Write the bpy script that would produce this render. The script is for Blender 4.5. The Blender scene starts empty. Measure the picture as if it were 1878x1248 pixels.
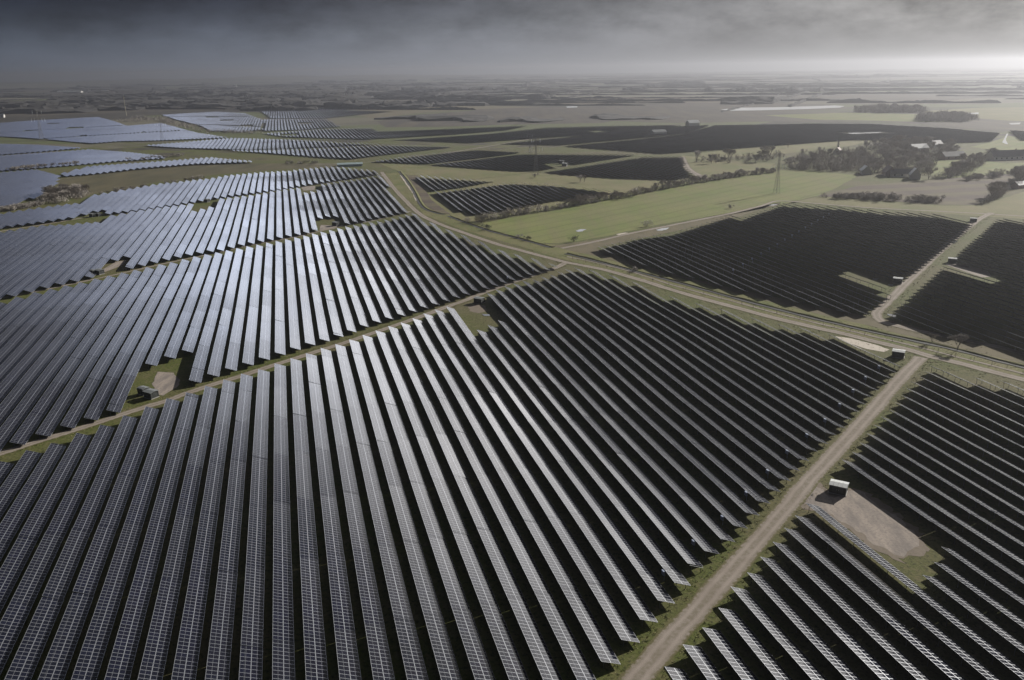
import bpy, bmesh, math, random
import numpy as np
from mathutils import Vector, Matrix

S = bpy.context.scene
C = S.collection
rad = math.radians

# ------------------------------------------------------------------ camera
PW, PH, F = 1878.0, 1248.0, 1500.0          # size and focal length of the photograph, in its pixels
CAM_H = 95.0
ROLL = math.atan(-30.0 / 1878.0)
PITCH = math.atan((624.0 - 127.0) * math.cos(ROLL) / F)
cr, sr = math.cos(-ROLL), math.sin(-ROLL)
R0 = Vector((1, 0, 0))
F0 = Vector((0, math.cos(PITCH), -math.sin(PITCH)))
D0 = Vector((0, -math.sin(PITCH), -math.cos(PITCH)))
right = R0 * cr + D0 * sr
down = R0 * -sr + D0 * cr
cam_d = bpy.data.cameras.new("camera")
cam = bpy.data.objects.new("camera", cam_d)
C.objects.link(cam)
up = -down
cam.matrix_world = Matrix(((right.x, up.x, -F0.x, 0), (right.y, up.y, -F0.y, 0),
                           (right.z, up.z, -F0.z, CAM_H), (0, 0, 0, 1)))
cam_d.sensor_width = 36.0
cam_d.lens = F / PW * 36.0
cam_d.clip_start = 1.0
cam_d.clip_end = 60000.0
S.camera = cam


def at(px, py, z=0.0):
    """the point of the plane at height z that the photograph shows at this pixel"""
    d = right * (px - PW / 2) + down * (py - PH / 2) + F0 * F
    t = (z - CAM_H) / d.z
    return Vector((d.x * t, d.y * t, z))


def to_px(p):
    v = Vector(p) - Vector((0, 0, CAM_H))
    w = v.dot(F0)
    if w <= 1:
        return None
    return PW / 2 + v.dot(right) * F / w, PH / 2 + v.dot(down) * F / w


# ------------------------------------------------------------------ light
SUN_AZ, SUN_EL = rad(50.0), rad(22.0)       # azimuth from +Y towards +X
SUN_DIR = Vector((math.sin(SUN_AZ) * math.cos(SUN_EL), math.cos(SUN_AZ) * math.cos(SUN_EL), math.sin(SUN_EL)))
sd = bpy.data.lights.new("sun", 'SUN')
sd.energy = 4.4
sd.angle = rad(0.5)
sd.color = (1.0, 0.955, 0.885)
so = bpy.data.objects.new("sun", sd)
so.rotation_euler = SUN_DIR.to_track_quat('Z', 'Y').to_euler()
so.location = (0, 0, 400)
C.objects.link(so)
S.view_settings.view_transform = 'Standard'
S.view_settings.look = 'None'
S.view_settings.gamma = 1.0
S.view_settings.use_curve_mapping = False
S.view_settings.exposure = 0.85
S.cycles.use_denoising = True
S.cycles.max_bounces = 6
S.cycles.volume_bounces = 0
S.cycles.caustics_reflective = False
S.cycles.caustics_refractive = False


class NT:
    """small helper that writes node trees"""
    def __init__(self, tree):
        self.t = tree
        tree.nodes.clear()

    def n(self, kind, **kw):
        nd = self.t.nodes.new(kind)
        for k, v in kw.items():
            if k.startswith('_'):
                setattr(nd, k[1:], v)
            else:
                self.set(nd, k, v)
        return nd

    def set(self, nd, k, v):
        s = nd.inputs[int(k[1:])] if k[0] == 'i' and k[1:].isdigit() else nd.inputs[k.replace('__', ' ')]
        if hasattr(v, 'is_output') or isinstance(v, bpy.types.NodeSocket):
            self.t.links.new(v, s)
        else:
            s.default_value = v

    def math(self, op, a, b=0.0, c=None, clamp=False):
        nd = self.t.nodes.new('ShaderNodeMath')
        nd.operation = op
        nd.use_clamp = clamp
        for i, v in enumerate((a, b, c)):
            if v is not None:
                self.set(nd, 'i%d' % i, v)
        return nd.outputs[0]

    def ramp(self, fac, stops, interp='LINEAR'):
        nd = self.t.nodes.new('ShaderNodeValToRGB')
        e = nd.color_ramp.elements
        nd.color_ramp.interpolation = interp
        while len(e) < len(stops):
            e.new(0.5)
        for el, (p, c) in zip(e, stops):
            el.position = p
            el.color = (c[0], c[1], c[2], 1) if not isinstance(c, (int, float)) else (c, c, c, 1)
        self.set(nd, 'Fac', fac)
        return nd.outputs[0]

    def mix(self, fac, a, b, blend='MIX'):
        nd = self.t.nodes.new('ShaderNodeMix')
        nd.data_type = 'RGBA'
        nd.blend_type = blend
        self.set(nd, 'i0', fac)
        for i, v in ((6, a), (7, b)):
            if isinstance(v, (tuple, list)):
                v = (v[0], v[1], v[2], 1)
            self.set(nd, 'i%d' % i, v)
        return nd.outputs[2]

    def maprange(self, v, a, b, c=0.0, d=1.0, smooth=False):
        nd = self.t.nodes.new('ShaderNodeMapRange')
        nd.interpolation_type = 'SMOOTHSTEP' if smooth else 'LINEAR'
        nd.clamp = True
        for i, x in enumerate((v, a, b, c, d)):
            self.set(nd, 'i%d' % i, x)
        return nd.outputs[0]

    def noise(self, vec, scale, detail=4.0, rough=0.55, dim='3D'):
        nd = self.t.nodes.new('ShaderNodeTexNoise')
        nd.noise_dimensions = dim
        self.set(nd, 'Vector', vec)
        self.set(nd, 'Scale', scale)
        self.set(nd, 'Detail', detail)
        self.set(nd, 'Roughness', rough)
        return nd.outputs[0]

    def mapping(self, vec, scale=(1, 1, 1), rot=(0, 0, 0), loc=(0, 0, 0)):
        nd = self.t.nodes.new('ShaderNodeMapping')
        self.set(nd, 'Vector', vec)
        nd.inputs['Scale'].default_value = scale
        nd.inputs['Rotation'].default_value = rot
        nd.inputs['Location'].default_value = loc
        return nd.outputs[0]


# ------------------------------------------------------------------ sky (world): broken storm cloud, bright gap towards the sun
world = bpy.data.worlds.new("World")
S.world = world
world.use_nodes = True
w = NT(world.node_tree)
geo = w.n('ShaderNodeNewGeometry')
tc = w.n('ShaderNodeTexCoord')
sep = w.n('ShaderNodeSeparateXYZ', Vector=tc.outputs['Generated'])
el = w.math('MULTIPLY', w.math('ARCSINE', sep.outputs[2]), 57.2958)          # elevation in degrees
az = w.math('MULTIPLY', w.math('ARCTAN2', sep.outputs[0], sep.outputs[1]), 57.2958)
daz = w.math('ABSOLUTE', w.math('SUBTRACT', az, 50.0))
daz = w.math('MINIMUM', daz, w.math('SUBTRACT', 360.0, daz))                # angle from the sun's azimuth
t_az = w.maprange(daz, 0.0, 180.0)
# clouds: noise stretched along the horizon
cv = w.mapping(tc.outputs['Generated'], scale=(1.0, 1.0, 2.4))
n1 = w.noise(cv, 11.0, 8.0, 0.62)
n2 = w.noise(w.mapping(tc.outputs['Generated'], scale=(1, 1, 3.5), loc=(3, 1, 2)), 4.5, 5.0, 0.6)
cl = w.math('ADD', w.math('MULTIPLY', n1, 0.55), w.math('MULTIPLY', n2, 0.45))
# luminance near the horizon, at the top of the picture (about 5 degrees), in the gap above, and high up
lh = w.ramp(t_az, [(0.0, (0.16, 0.155, 0.147)), (0.1, (0.165, 0.161, 0.154)), (0.2, (0.165, 0.165, 0.168)), (0.28, (0.142, 0.15, 0.167)), (0.37, (0.09, 0.102, 0.126)), (0.46, (0.056, 0.067, 0.088)), (1.0, (0.03, 0.034, 0.043))])
lt = w.ramp(t_az, [(0.0, (0.255, 0.247, 0.234)), (0.1, (0.19, 0.185, 0.177)), (0.2, (0.1, 0.1, 0.103)), (0.28, (0.047, 0.05, 0.058)), (0.37, (0.018, 0.021, 0.03)), (0.46, (0.006, 0.008, 0.013)), (1.0, (0.008, 0.01, 0.015))])
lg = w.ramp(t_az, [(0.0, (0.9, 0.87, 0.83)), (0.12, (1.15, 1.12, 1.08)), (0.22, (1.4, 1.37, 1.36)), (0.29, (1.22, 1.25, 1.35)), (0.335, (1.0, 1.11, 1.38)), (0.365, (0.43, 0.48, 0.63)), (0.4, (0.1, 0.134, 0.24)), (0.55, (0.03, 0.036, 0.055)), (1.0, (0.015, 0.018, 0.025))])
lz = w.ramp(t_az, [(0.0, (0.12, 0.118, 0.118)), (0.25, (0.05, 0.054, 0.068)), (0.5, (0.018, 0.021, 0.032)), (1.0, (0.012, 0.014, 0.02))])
k1 = w.maprange(w.math('ADD', el, w.math('MULTIPLY', w.math('SUBTRACT', cl, 0.5), 2.2)), 0.0, 4.6, smooth=True)
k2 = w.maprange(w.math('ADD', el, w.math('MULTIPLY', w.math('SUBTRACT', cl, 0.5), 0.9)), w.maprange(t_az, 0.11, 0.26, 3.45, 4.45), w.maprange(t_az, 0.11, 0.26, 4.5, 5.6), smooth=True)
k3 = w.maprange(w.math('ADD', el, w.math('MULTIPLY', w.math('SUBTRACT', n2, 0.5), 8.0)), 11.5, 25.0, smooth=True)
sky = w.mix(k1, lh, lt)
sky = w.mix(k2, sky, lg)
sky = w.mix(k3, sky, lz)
streak = w.maprange(cl, 0.40, 0.60, 0.60, 1.48)
fade = w.maprange(el, 0.4, 2.6, 0.0, 1.0)
sky = w.mix(fade, sky, w.mix(1.0, sky, w.n('ShaderNodeCombineXYZ', X=streak, Y=streak, Z=streak).outputs[0], 'MULTIPLY'))
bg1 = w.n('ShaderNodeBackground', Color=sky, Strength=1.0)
nish = w.n('ShaderNodeTexSky', _sky_type='NISHITA', _sun_disc=False, _sun_elevation=SUN_EL, _sun_rotation=SUN_AZ,
           _dust_density=3.0, _air_density=1.0)
bg2 = w.n('ShaderNodeBackground', Color=nish.outputs[0], Strength=0.05)
tr = w.maprange(el, 20.0, 45.0, 0.0, 0.03)                                     # thin blue seen through the cloud higher up
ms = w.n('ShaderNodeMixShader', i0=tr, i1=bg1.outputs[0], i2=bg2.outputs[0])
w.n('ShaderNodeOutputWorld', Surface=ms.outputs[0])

# ------------------------------------------------------------------ helpers
rng = random.Random(7)


def material(name):
    m = bpy.data.materials.new(name)
    m.use_nodes = True
    nt = NT(m.node_tree)
    b = nt.n('ShaderNodeBsdfPrincipled')
    o = nt.n('ShaderNodeOutputMaterial', Surface=b.outputs[0])
    return m, nt, b


def simple(name, col, rough=0.6, metal=0.0, var=0.25, scale=3.0, spec=0.5):
    m, nt, b = material(name)
    co = nt.n('ShaderNodeTexCoord').outputs['Object']
    n = nt.noise(co, scale, 5.0)
    v = nt.maprange(n, 0.3, 0.7, 1.0 - var, 1.0 + var)
    nt.set(b, 'Base Color', nt.mix(1.0, col, nt.n('ShaderNodeCombineXYZ', X=v, Y=v, Z=v).outputs[0], 'MULTIPLY'))
    b.inputs['Roughness'].default_value = rough
    b.inputs['Metallic'].default_value = metal
    b.inputs['Specular IOR Level'].default_value = spec
    return m


class MB:
    """collects faces and links them as one mesh"""
    def __init__(self):
        self.v, self.f, self.mi, self.uv = [], [], [], []

    def face(self, pts, mi=0, uv=None):
        i = len(self.v)
        self.v += [tuple(p) for p in pts]
        self.f.append(tuple(range(i, i + len(pts))))
        self.mi.append(mi)
        self.uv.append(uv or [(0, 0)] * len(pts))

    def hexa(self, p, mi=0, mis=None, skip=()):
        """p: 4 lower then 4 upper corners, both counter-clockwise from above"""
        fs = [(3, 2, 1, 0), (4, 5, 6, 7), (0, 1, 5, 4), (1, 2, 6, 5), (2, 3, 7, 6), (3, 0, 4, 7)]
        for k, q in enumerate(fs):
            if k in skip:
                continue
            self.face([p[j] for j in q], mis[k] if mis else mi)

    def box(self, c, s, rz=0.0, mi=0, ax=None):
        ux = Vector((math.cos(rz), math.sin(rz), 0))
        uy = Vector((-math.sin(rz), math.cos(rz), 0))
        c = Vector(c)
        p = [c + ux * (a * s[0] / 2) + uy * (b * s[1] / 2) + Vector((0, 0, z * s[2] / 2))
             for z in (-1, 1) for a, b in ((-1, -1), (1, -1), (1, 1), (-1, 1))]
        self.hexa(p, mi)

    def bar(self, a, b, r0, r1=None, n=4, mi=0):
        a, b = Vector(a), Vector(b)
        r1 = r0 if r1 is None else r1
        d = (b - a)
        if d.length < 1e-6:
            return
        d.normalize()
        x = d.orthogonal().normalized()
        y = d.cross(x)
        ra = [a + (x * math.cos(t) + y * math.sin(t)) * r0 for t in (2 * math.pi * k / n for k in range(n))]
        rb = [b + (x * math.cos(t) + y * math.sin(t)) * r1 for t in (2 * math.pi * k / n for k in range(n))]
        for k in range(n):
            self.face([ra[k], ra[(k + 1) % n], rb[(k + 1) % n], rb[k]], mi)
        self.face(rb, mi)

    def mesh(self, name, mats):
        me = bpy.data.meshes.new(name)
        me.from_pydata(self.v, [], self.f)
        for m in mats:
            me.materials.append(m)
        me.polygons.foreach_set('material_index', self.mi)
        uvl = me.uv_layers.new(name='UVMap')
        flat = np.array([c for q in self.uv for c in q], dtype=np.float32).ravel()
        uvl.data.foreach_set('uv', flat)
        me.update()
        return me

    def build(self, name, mats, parent=None, loc=None):
        o = bpy.data.objects.new(name, self.mesh(name, mats if isinstance(mats, list) else [mats]))
        C.objects.link(o)
        if parent is not None:
            o.parent = parent
        if loc is not None:
            o.location = loc
        return o


def tag(o, label=None, cat=None, group=None, kind=None):
    if label:
        o['label'] = label
    if cat:
        o['category'] = cat
    if group:
        o['group'] = group
    if kind:
        o['kind'] = kind
    return o


def empty(name, loc, rz=0.0):
    o = bpy.data.objects.new(name, None)
    o.location = loc
    o.rotation_euler = (0, 0, rz)
    o.empty_display_size = 0.5
    C.objects.link(o)
    return o


def copy_thing(o, loc=None, rz=None, scale=None):
    def cp(x, par):
        c = x.copy()
        C.objects.link(c)
        if par is not None:
            c.parent = par
        for ch in list(x.children):
            cp(ch, c)
        return c
    r = cp(o, None)
    if loc is not None:
        r.location = loc
    if rz is not None:
        r.rotation_euler = (0, 0, rz)
    if scale is not None:
        r.scale = scale if hasattr(scale, '__len__') else (scale,) * 3
    return r


# ------------------------------------------------------------------ materials of the ground
GRASS, DRY, SOIL = (0.078, 0.092, 0.020), (0.155, 0.128, 0.070), (0.115, 0.094, 0.072)


def m_ground():
    m, nt, b = material('ground')
    co = nt.n('ShaderNodeTexCoord').outputs['Object']
    a = nt.noise(co, 0.02, 5.0)
    c = nt.noise(co, 0.35, 6.0, 0.65)
    d = nt.noise(co, 1.3, 5.0, 0.65)
    near = nt.mix(nt.maprange(a, 0.42, 0.62), GRASS, (0.105, 0.095, 0.043))
    near = nt.mix(nt.maprange(c, 0.50, 0.70, 0.0, 0.75), near, DRY)
    near = nt.mix(nt.maprange(d, 0.50, 0.66, 0.0, 0.85), near, (0.022, 0.026, 0.009))
    near = nt.mix(nt.maprange(nt.noise(co, 0.9, 5.0, 0.7), 0.54, 0.68, 0.0, 0.7), near, (0.125, 0.112, 0.045))
    # the farmland beyond: field after field
    rot = nt.mapping(co, rot=(0, 0, rad(-22)), scale=(1 / 700.0, 1 / 420.0, 0.0001))
    vo = nt.n('ShaderNodeTexVoronoi', _voronoi_dimensions='2D', _distance='CHEBYCHEV', Vector=rot, Scale=1.0, Randomness=0.85)
    rnd = nt.n('ShaderNodeSeparateColor', Color=vo.outputs['Color']).outputs[0]
    far = nt.ramp(rnd, [(0.0, (0.026, 0.024, 0.021)), (0.18, (0.066, 0.053, 0.042)), (0.34, (0.082, 0.098, 0.034)), (0.48, (0.036, 0.034, 0.026)),
                        (0.62, (0.100, 0.092, 0.060)), (0.76, (0.052, 0.062, 0.024)), (0.9, (0.125, 0.117, 0.080))], 'CONSTANT')
    e = nt.noise(co, 0.006, 5.0)
    far = nt.mix(nt.maprange(e, 0.54, 0.64, 0.0, 0.6), far, (0.052, 0.046, 0.036))
    far = nt.mix(nt.maprange(nt.noise(co, 0.05, 3.0), 0.35, 0.7, 0.0, 0.3), far, (0.11, 0.10, 0.068))
    ln = nt.n('ShaderNodeVectorMath', _operation='LENGTH', i0=co).outputs['Value']
    ln = nt.math('ADD', ln, nt.math('MULTIPLY', nt.math('SUBTRACT', a, 0.5), 1500.0))
    nt.set(b, 'Base Color', nt.mix(nt.maprange(ln, 1150.0, 1350.0), near, far))
    b.inputs['Roughness'].default_value = 0.95
    b.inputs['Specular IOR Level'].default_value = 0.15
    bp = nt.n('ShaderNodeBump', Strength=0.6, Distance=0.25, Height=d)
    nt.set(b, 'Normal', bp.outputs[0])
    return m


def m_field(name, base, alt, streak=0.4, sc=0.03, fine=0.5, lines=None):
    m, nt, b = material(name)
    co = nt.n('ShaderNodeTexCoord').outputs['Object']
    n = nt.noise(nt.mapping(co, rot=(0, 0, rad(18)), scale=(1, 0.12, 1)), sc * 3, 4.0)
    n2 = nt.noise(co, sc, 5.0)
    n3 = nt.noise(co, fine, 5.0, 0.65)
    col = nt.mix(nt.maprange(n2, 0.35, 0.65), base, alt)
    col = nt.mix(nt.maprange(n, 0.42, 0.66, 0.0, streak), col, DRY)
    if lines is not None:                                            # tractor lines
        wv = nt.n('ShaderNodeTexWave', _wave_type='BANDS', _bands_direction='Y', Vector=nt.mapping(co, rot=(0, 0, -lines)), Scale=0.026, Distortion=1.2, Detail=2.0)
        col = nt.mix(nt.maprange(wv.outputs['Fac'], 0.80, 0.98, 0.0, 0.30), col, tuple(x * 0.55 for x in base))
        wv2 = nt.n('ShaderNodeTexWave', _wave_type='BANDS', _bands_direction='Y', Vector=nt.mapping(co, rot=(0, 0, -lines)), Scale=0.009, Distortion=2.5, Detail=3.0)
        col = nt.mix(nt.maprange(wv2.outputs['Fac'], 0.2, 0.9, 0.0, 0.30), col, (0.175, 0.165, 0.070))
    col = nt.mix(nt.maprange(n3, 0.5, 0.75, 0.0, 0.45), col, tuple(x * 0.45 for x in base))
    nt.set(b, 'Base Color', col)
    b.inputs['Roughness'].default_value = 0.95
    b.inputs['Specular IOR Level'].default_value = 0.15
    return m


def m_track():
    """gravel track: u runs 0..1 across, v in metres along; ragged grassy edges, paler wheel lanes"""
    m, nt, b = material('gravel_track')
    tcn = nt.n('ShaderNodeTexCoord')
    co = tcn.outputs['Object']
    uv = nt.n('ShaderNodeSeparateXYZ', Vector=tcn.outputs['UV'])
    u = nt.math('ABSOLUTE', nt.math('SUBTRACT', uv.outputs[0], 0.5))           # 0 in the middle, .5 at the edge
    n = nt.noise(co, 0.9, 5.0, 0.65)
    n2 = nt.noise(co, 0.12, 4.0)
    n3 = nt.noise(co, 5.0, 3.0)
    g = nt.mix(nt.maprange(n3, 0.3, 0.7), (0.235, 0.200, 0.172), (0.315, 0.272, 0.235))
    g = nt.mix(nt.maprange(n2, 0.4, 0.65, 0.0, 0.55), g, (0.20, 0.165, 0.135))
    lane = nt.maprange(nt.math('ABSOLUTE', nt.math('SUBTRACT', u, 0.21)), 0.03, 0.13, 0.0, 1.0)
    g = nt.mix(nt.math('MULTIPLY', lane, nt.maprange(n, 0.35, 0.62, 0.20, 0.80)), g, (0.140, 0.122, 0.085))
    edge = nt.maprange(nt.math('ADD', u, nt.math('MULTIPLY', nt.math('SUBTRACT', n, 0.5), 0.34)), 0.385, 0.45)
    gr = nt.mix(nt.maprange(n3, 0.4, 0.65), (0.125, 0.108, 0.052), (0.075, 0.074, 0.027))
    nt.set(b, 'Base Color', nt.mix(edge, g, gr))
    b.inputs['Roughness'].default_value = 0.95
    b.inputs['Specular IOR Level'].default_value = 0.2
    return m


def m_pad(name, c1, c2, c3):
    m, nt, b = material(name)
    co = nt.n('ShaderNodeTexCoord').outputs['Object']
    n = nt.noise(nt.mapping(co, rot=(0, 0, rad(-35)), scale=(1, 0.3, 1)), 0.35, 5.0, 0.6)
    n2 = nt.noise(co, 1.6, 5.0, 0.6)
    col = nt.mix(nt.maprange(n, 0.38, 0.62), c1, c2)
    col = nt.mix(nt.maprange(n2, 0.48, 0.7, 0.0, 0.6), col, c3)
    nt.set(b, 'Base Color', col)
    b.inputs['Roughness'].default_value = 0.95
    return m


def m_water():
    m, nt, b = material('water')
    co = nt.n('ShaderNodeTexCoord').outputs['Object']
    b.inputs['Base Color'].default_value = (0.03, 0.035, 0.035, 1)
    b.inputs['Roughness'].default_value = 0.28
    b.inputs['IOR'].default_value = 1.33
    return m


M = {}
M['ground'] = m_ground()
M['green'] = m_field('green_field', (0.116, 0.150, 0.034), (0.164, 0.176, 0.052), 0.5, lines=math.atan2((at(1400, 313) - at(885, 409)).y, (at(1400, 313) - at(885, 409)).x))
M['meadow'] = m_field('meadow', (0.122, 0.130, 0.046), (0.175, 0.160, 0.074), 0.5)
M['verge'] = m_field('verge', (0.100, 0.116, 0.032), (0.160, 0.150, 0.062), 0.5, 0.06, 1.2)
M['heath'] = m_field('heath', (0.046, 0.040, 0.033), (0.066, 0.056, 0.044), 0.25, 0.012, 0.12)
M['plough'] = m_field('ploughed_field', (0.074, 0.056, 0.046), (0.100, 0.077, 0.062), 0.2, lines=0.2)
M['rough'] = m_field('rough_grass', (0.065, 0.062, 0.034), (0.090, 0.080, 0.045), 0.35)
M['soil'] = m_field('bare_soil', (0.100, 0.090, 0.048), (0.135, 0.114, 0.072), 0.4, 0.08, 1.5)
M['track'] = m_track()
M['pad'] = m_pad('gravel_pad', (0.165, 0.140, 0.122), (0.285, 0.238, 0.197), (0.100, 0.088, 0.080))
M['soilpad'] = m_pad('earth_pad', (0.135, 0.105, 0.078), (0.17, 0.135, 0.10), (0.095, 0.085, 0.045))
M['sand'] = m_pad('sandy_patch', (0.42, 0.37, 0.31), (0.48, 0.43, 0.36), (0.32, 0.27, 0.22))
M['water'] = m_water()
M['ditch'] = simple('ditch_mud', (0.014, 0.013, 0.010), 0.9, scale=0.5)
M['alu'] = simple('aluminium_frame', (0.42, 0.43, 0.45), 0.45, 0.0, 0.1)
M['steel'] = simple('galvanised_steel', (0.10, 0.105, 0.11), 0.5, 0.3, 0.2)
M['back'] = simple('panel_backsheet', (0.055, 0.057, 0.062), 0.5, 0.0, 0.2)
M['inverter'] = simple('inverter_casing', (0.30, 0.34, 0.44), 0.4, 0.0, 0.1)
M['hutwall'] = simple('hut_wall', (0.030, 0.034, 0.032), 0.6, 0.0, 0.3)
M['hutdoor'] = simple('hut_door', (0.060, 0.066, 0.064), 0.5, 0.0, 0.2)
M['hutroof'] = simple('hut_roof', (0.41, 0.425, 0.42), 0.6, 0.0, 0.12)
M['hutroof_dark'] = simple('hut_roof_grey', (0.16, 0.17, 0.17), 0.5, 0.0, 0.2)
M['plinth'] = simple('concrete_plinth', (0.30, 0.29, 0.27), 0.9, 0.0, 0.2)
M['white'] = simple('white_wall', (0.52, 0.505, 0.48), 0.7, 0.0, 0.12)
M['redroof'] = simple('tiled_roof', (0.145, 0.095, 0.078), 0.8, 0.0, 0.3)
M['greyroof'] = simple('slate_roof', (0.075, 0.075, 0.078), 0.7, 0.0, 0.3)
M['brick'] = simple('brick_wall', (0.24, 0.16, 0.125), 0.8, 0.0, 0.25)
M['glass'] = simple('window_glass', (0.02, 0.022, 0.026), 0.08, 0.0, 0.1)
M['teal'] = simple('teal_sheet', (0.34, 0.42, 0.43), 0.4, 0.0, 0.15)
M['bark'] = simple('bark', (0.17, 0.147, 0.122), 0.9, 0.0, 0.3)
M['twig'] = simple('bare_twigs', (0.265, 0.240, 0.212), 0.9, 0.0, 0.35, 0.8)
M['shrub'] = simple('shrub_leaves', (0.045, 0.048, 0.024), 0.9, 0.0, 0.4, 0.8)
M['conifer'] = simple('conifer_needles', (0.030, 0.037, 0.022), 0.9, 0.0, 0.35, 0.8)
M['wood'] = simple('far_trees', (0.024, 0.022, 0.020), 1.0, 0.0, 0.45, 0.02)
M['pylon'] = simple('pylon_steel', (0.26, 0.25, 0.235), 0.6, 0.2, 0.2)
M['insul'] = simple('insulator_glass', (0.70, 0.72, 0.74), 0.3, 0.0, 0.05)
M['post'] = simple('fence_post', (0.20, 0.18, 0.15), 0.9, 0.0, 0.25)
M['mast'] = simple('yellow_mast_paint', (0.42, 0.38, 0.26), 0.6, 0.0, 0.1)


TABLE = 25.0


def m_panel():
    """photovoltaic glass: dark cells under glass between bright frames; uv in metres (along, across 0..4)"""
    m, nt, b = material('solar_glass')
    uv = nt.n('ShaderNodeSeparateXYZ', Vector=nt.n('ShaderNodeTexCoord').outputs['UV'])
    x, y = uv.outputs[0], uv.outputs[1]

    def line(c, period, width, off=0.0):
        q = nt.math('ABSOLUTE', nt.math('SUBTRACT', nt.math('FRACT', nt.math('ADD', nt.math('DIVIDE', nt.math('SUBTRACT', c, off), period), 0.5)), 0.5))
        return nt.math('LESS_THAN', q, width / period / 2)
    lx = line(x, 1.0, 0.095)
    ly = line(y, 4.0, 0.15)          # outer edges
    lm = line(y, 4.0, 0.15, 2.0)     # gap between the two module rows
    lh = line(y, 2.0, 0.055, 1.0)    # pale band across the middle of each module
    fr = nt.math('MAXIMUM', nt.math('MAXIMUM', lx, lm), ly)
    bus = line(y, 1.0 / 6.0, 0.012, 0.05)
    tb = nt.n('ShaderNodeTexWhiteNoise', _noise_dimensions='2D', Vector=nt.n('ShaderNodeCombineXYZ', X=nt.math('FLOOR', nt.math('DIVIDE', x, TABLE)), Y=nt.n('ShaderNodeObjectInfo').outputs['Random']).outputs[0]).outputs['Value']
    oi = nt.n('ShaderNodeTexNoise', Vector=nt.n('ShaderNodeCombineXYZ', X=nt.math('FLOOR', x), Y=nt.math('FLOOR', nt.math('MULTIPLY', y, 0.5))).outputs[0], Scale=3.3, Detail=0.0)
    cell = nt.mix(nt.maprange(oi.outputs[0], 0.3, 0.7), (0.0022, 0.0026, 0.0075), (0.0042, 0.0052, 0.0150))
    cell = nt.mix(nt.math('MULTIPLY', tb, 0.5), cell, (0.0050, 0.0056, 0.0090))
    cell = nt.mix(nt.math('MULTIPLY', bus, 0.05), cell, (0.25, 0.25, 0.27))
    cell = nt.mix(nt.math('MULTIPLY', lh, 0.5), cell, (0.22, 0.225, 0.24))
    col = nt.mix(fr, cell, (0.35, 0.36, 0.38))
    nt.set(b, 'Metallic', nt.math('MULTIPLY', fr, 0.70))
    nt.set(b, 'Base Color', col)
    nt.set(b, 'Roughness', nt.mix(fr, nt.mix(tb, (0.07,) * 3, (0.17,) * 3), (0.26,) * 3))
    b.inputs['Sheen Weight'].default_value = 0.20            # a film of dust that shows at grazing angles
    b.inputs['Sheen Roughness'].default_value = 0.33
    b.inputs['Sheen Tint'].default_value = (0.95, 0.97, 1.0, 1)
    b.inputs['IOR'].default_value = 1.5
    return m


M['tuft'] = simple('dry_grass', (0.20, 0.185, 0.075), 0.95, 0.0, 0.5, 0.3)
M['panel'] = m_panel()

# ------------------------------------------------------------------ ground
bm = bmesh.new()
rings = [0, 60, 150, 300, 600, 1200, 2400, 4800, 9000, 14500]
NSEG = 96
prev = None
cv0 = bm.verts.new((0, 0, 0))
for r in rings[1:]:
    cur = [bm.verts.new((r * math.cos(2 * math.pi * k / NSEG), r * math.sin(2 * math.pi * k / NSEG), 0)) for k in range(NSEG)]
    for k in range(NSEG):
        j = (k + 1) % NSEG
        if prev is None:
            bm.faces.new((cv0, cur[k], cur[j]))
        else:
            bm.faces.new((prev[k], cur[k], cur[j], prev[j]))
    prev = cur
me = bpy.data.meshes.new('ground')
bm.to_mesh(me)
bm.free()
me.materials.append(M['ground'])
g = bpy.data.objects.new('ground', me)
C.objects.link(g)
tag(g, kind='structure')


def sheet(name, pts, mat, z, jag=0.0, kind='structure', step=6.0, world=False):
    P = [Vector((p[0], p[1], 0)) if world else at(p[0], p[1]) for p in pts]
    Q = []
    for a, b_ in zip(P, P[1:] + P[:1]):
        n = max(1, min(60, int((b_ - a).length / step))) if jag > 0 else 1
        for k in range(n):
            q = a.lerp(b_, k / n)
            Q.append((q.x + rng.uniform(-jag, jag), q.y + rng.uniform(-jag, jag), 0.0))
    mb = MB()
    mb.face(Q)
    me = mb.mesh(name, [mat])
    bm = bmesh.new()
    bm.from_mesh(me)
    bmesh.ops.triangulate(bm, faces=bm.faces[:], ngon_method='EAR_CLIP')
    for f in bm.faces:
        if f.normal.z < 0:
            f.normal_flip()
    bm.to_mesh(me)
    bm.free()
    o = bpy.data.objects.new(name, me)
    o.location = (0, 0, z)
    C.objects.link(o)
    tag(o, kind=kind)
    return o


def smooth_line(P, step):
    """Catmull-Rom through ground points"""
    out = []
    Q = [P[0] * 2 - P[1]] + P + [P[-1] * 2 - P[-2]]
    for i in range(1, len(Q) - 2):
        p0, p1, p2, p3 = Q[i - 1:i + 3]
        n = max(2, int((p2 - p1).length / step))
        for k in range(n):
            t = k / n
            out.append(0.5 * ((2 * p1) + (p2 - p0) * t + (2 * p0 - 5 * p1 + 4 * p2 - p3) * t * t + (3 * p1 - p0 - 3 * p2 + p3) * t ** 3))
    out.append(P[-1])
    return out


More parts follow.
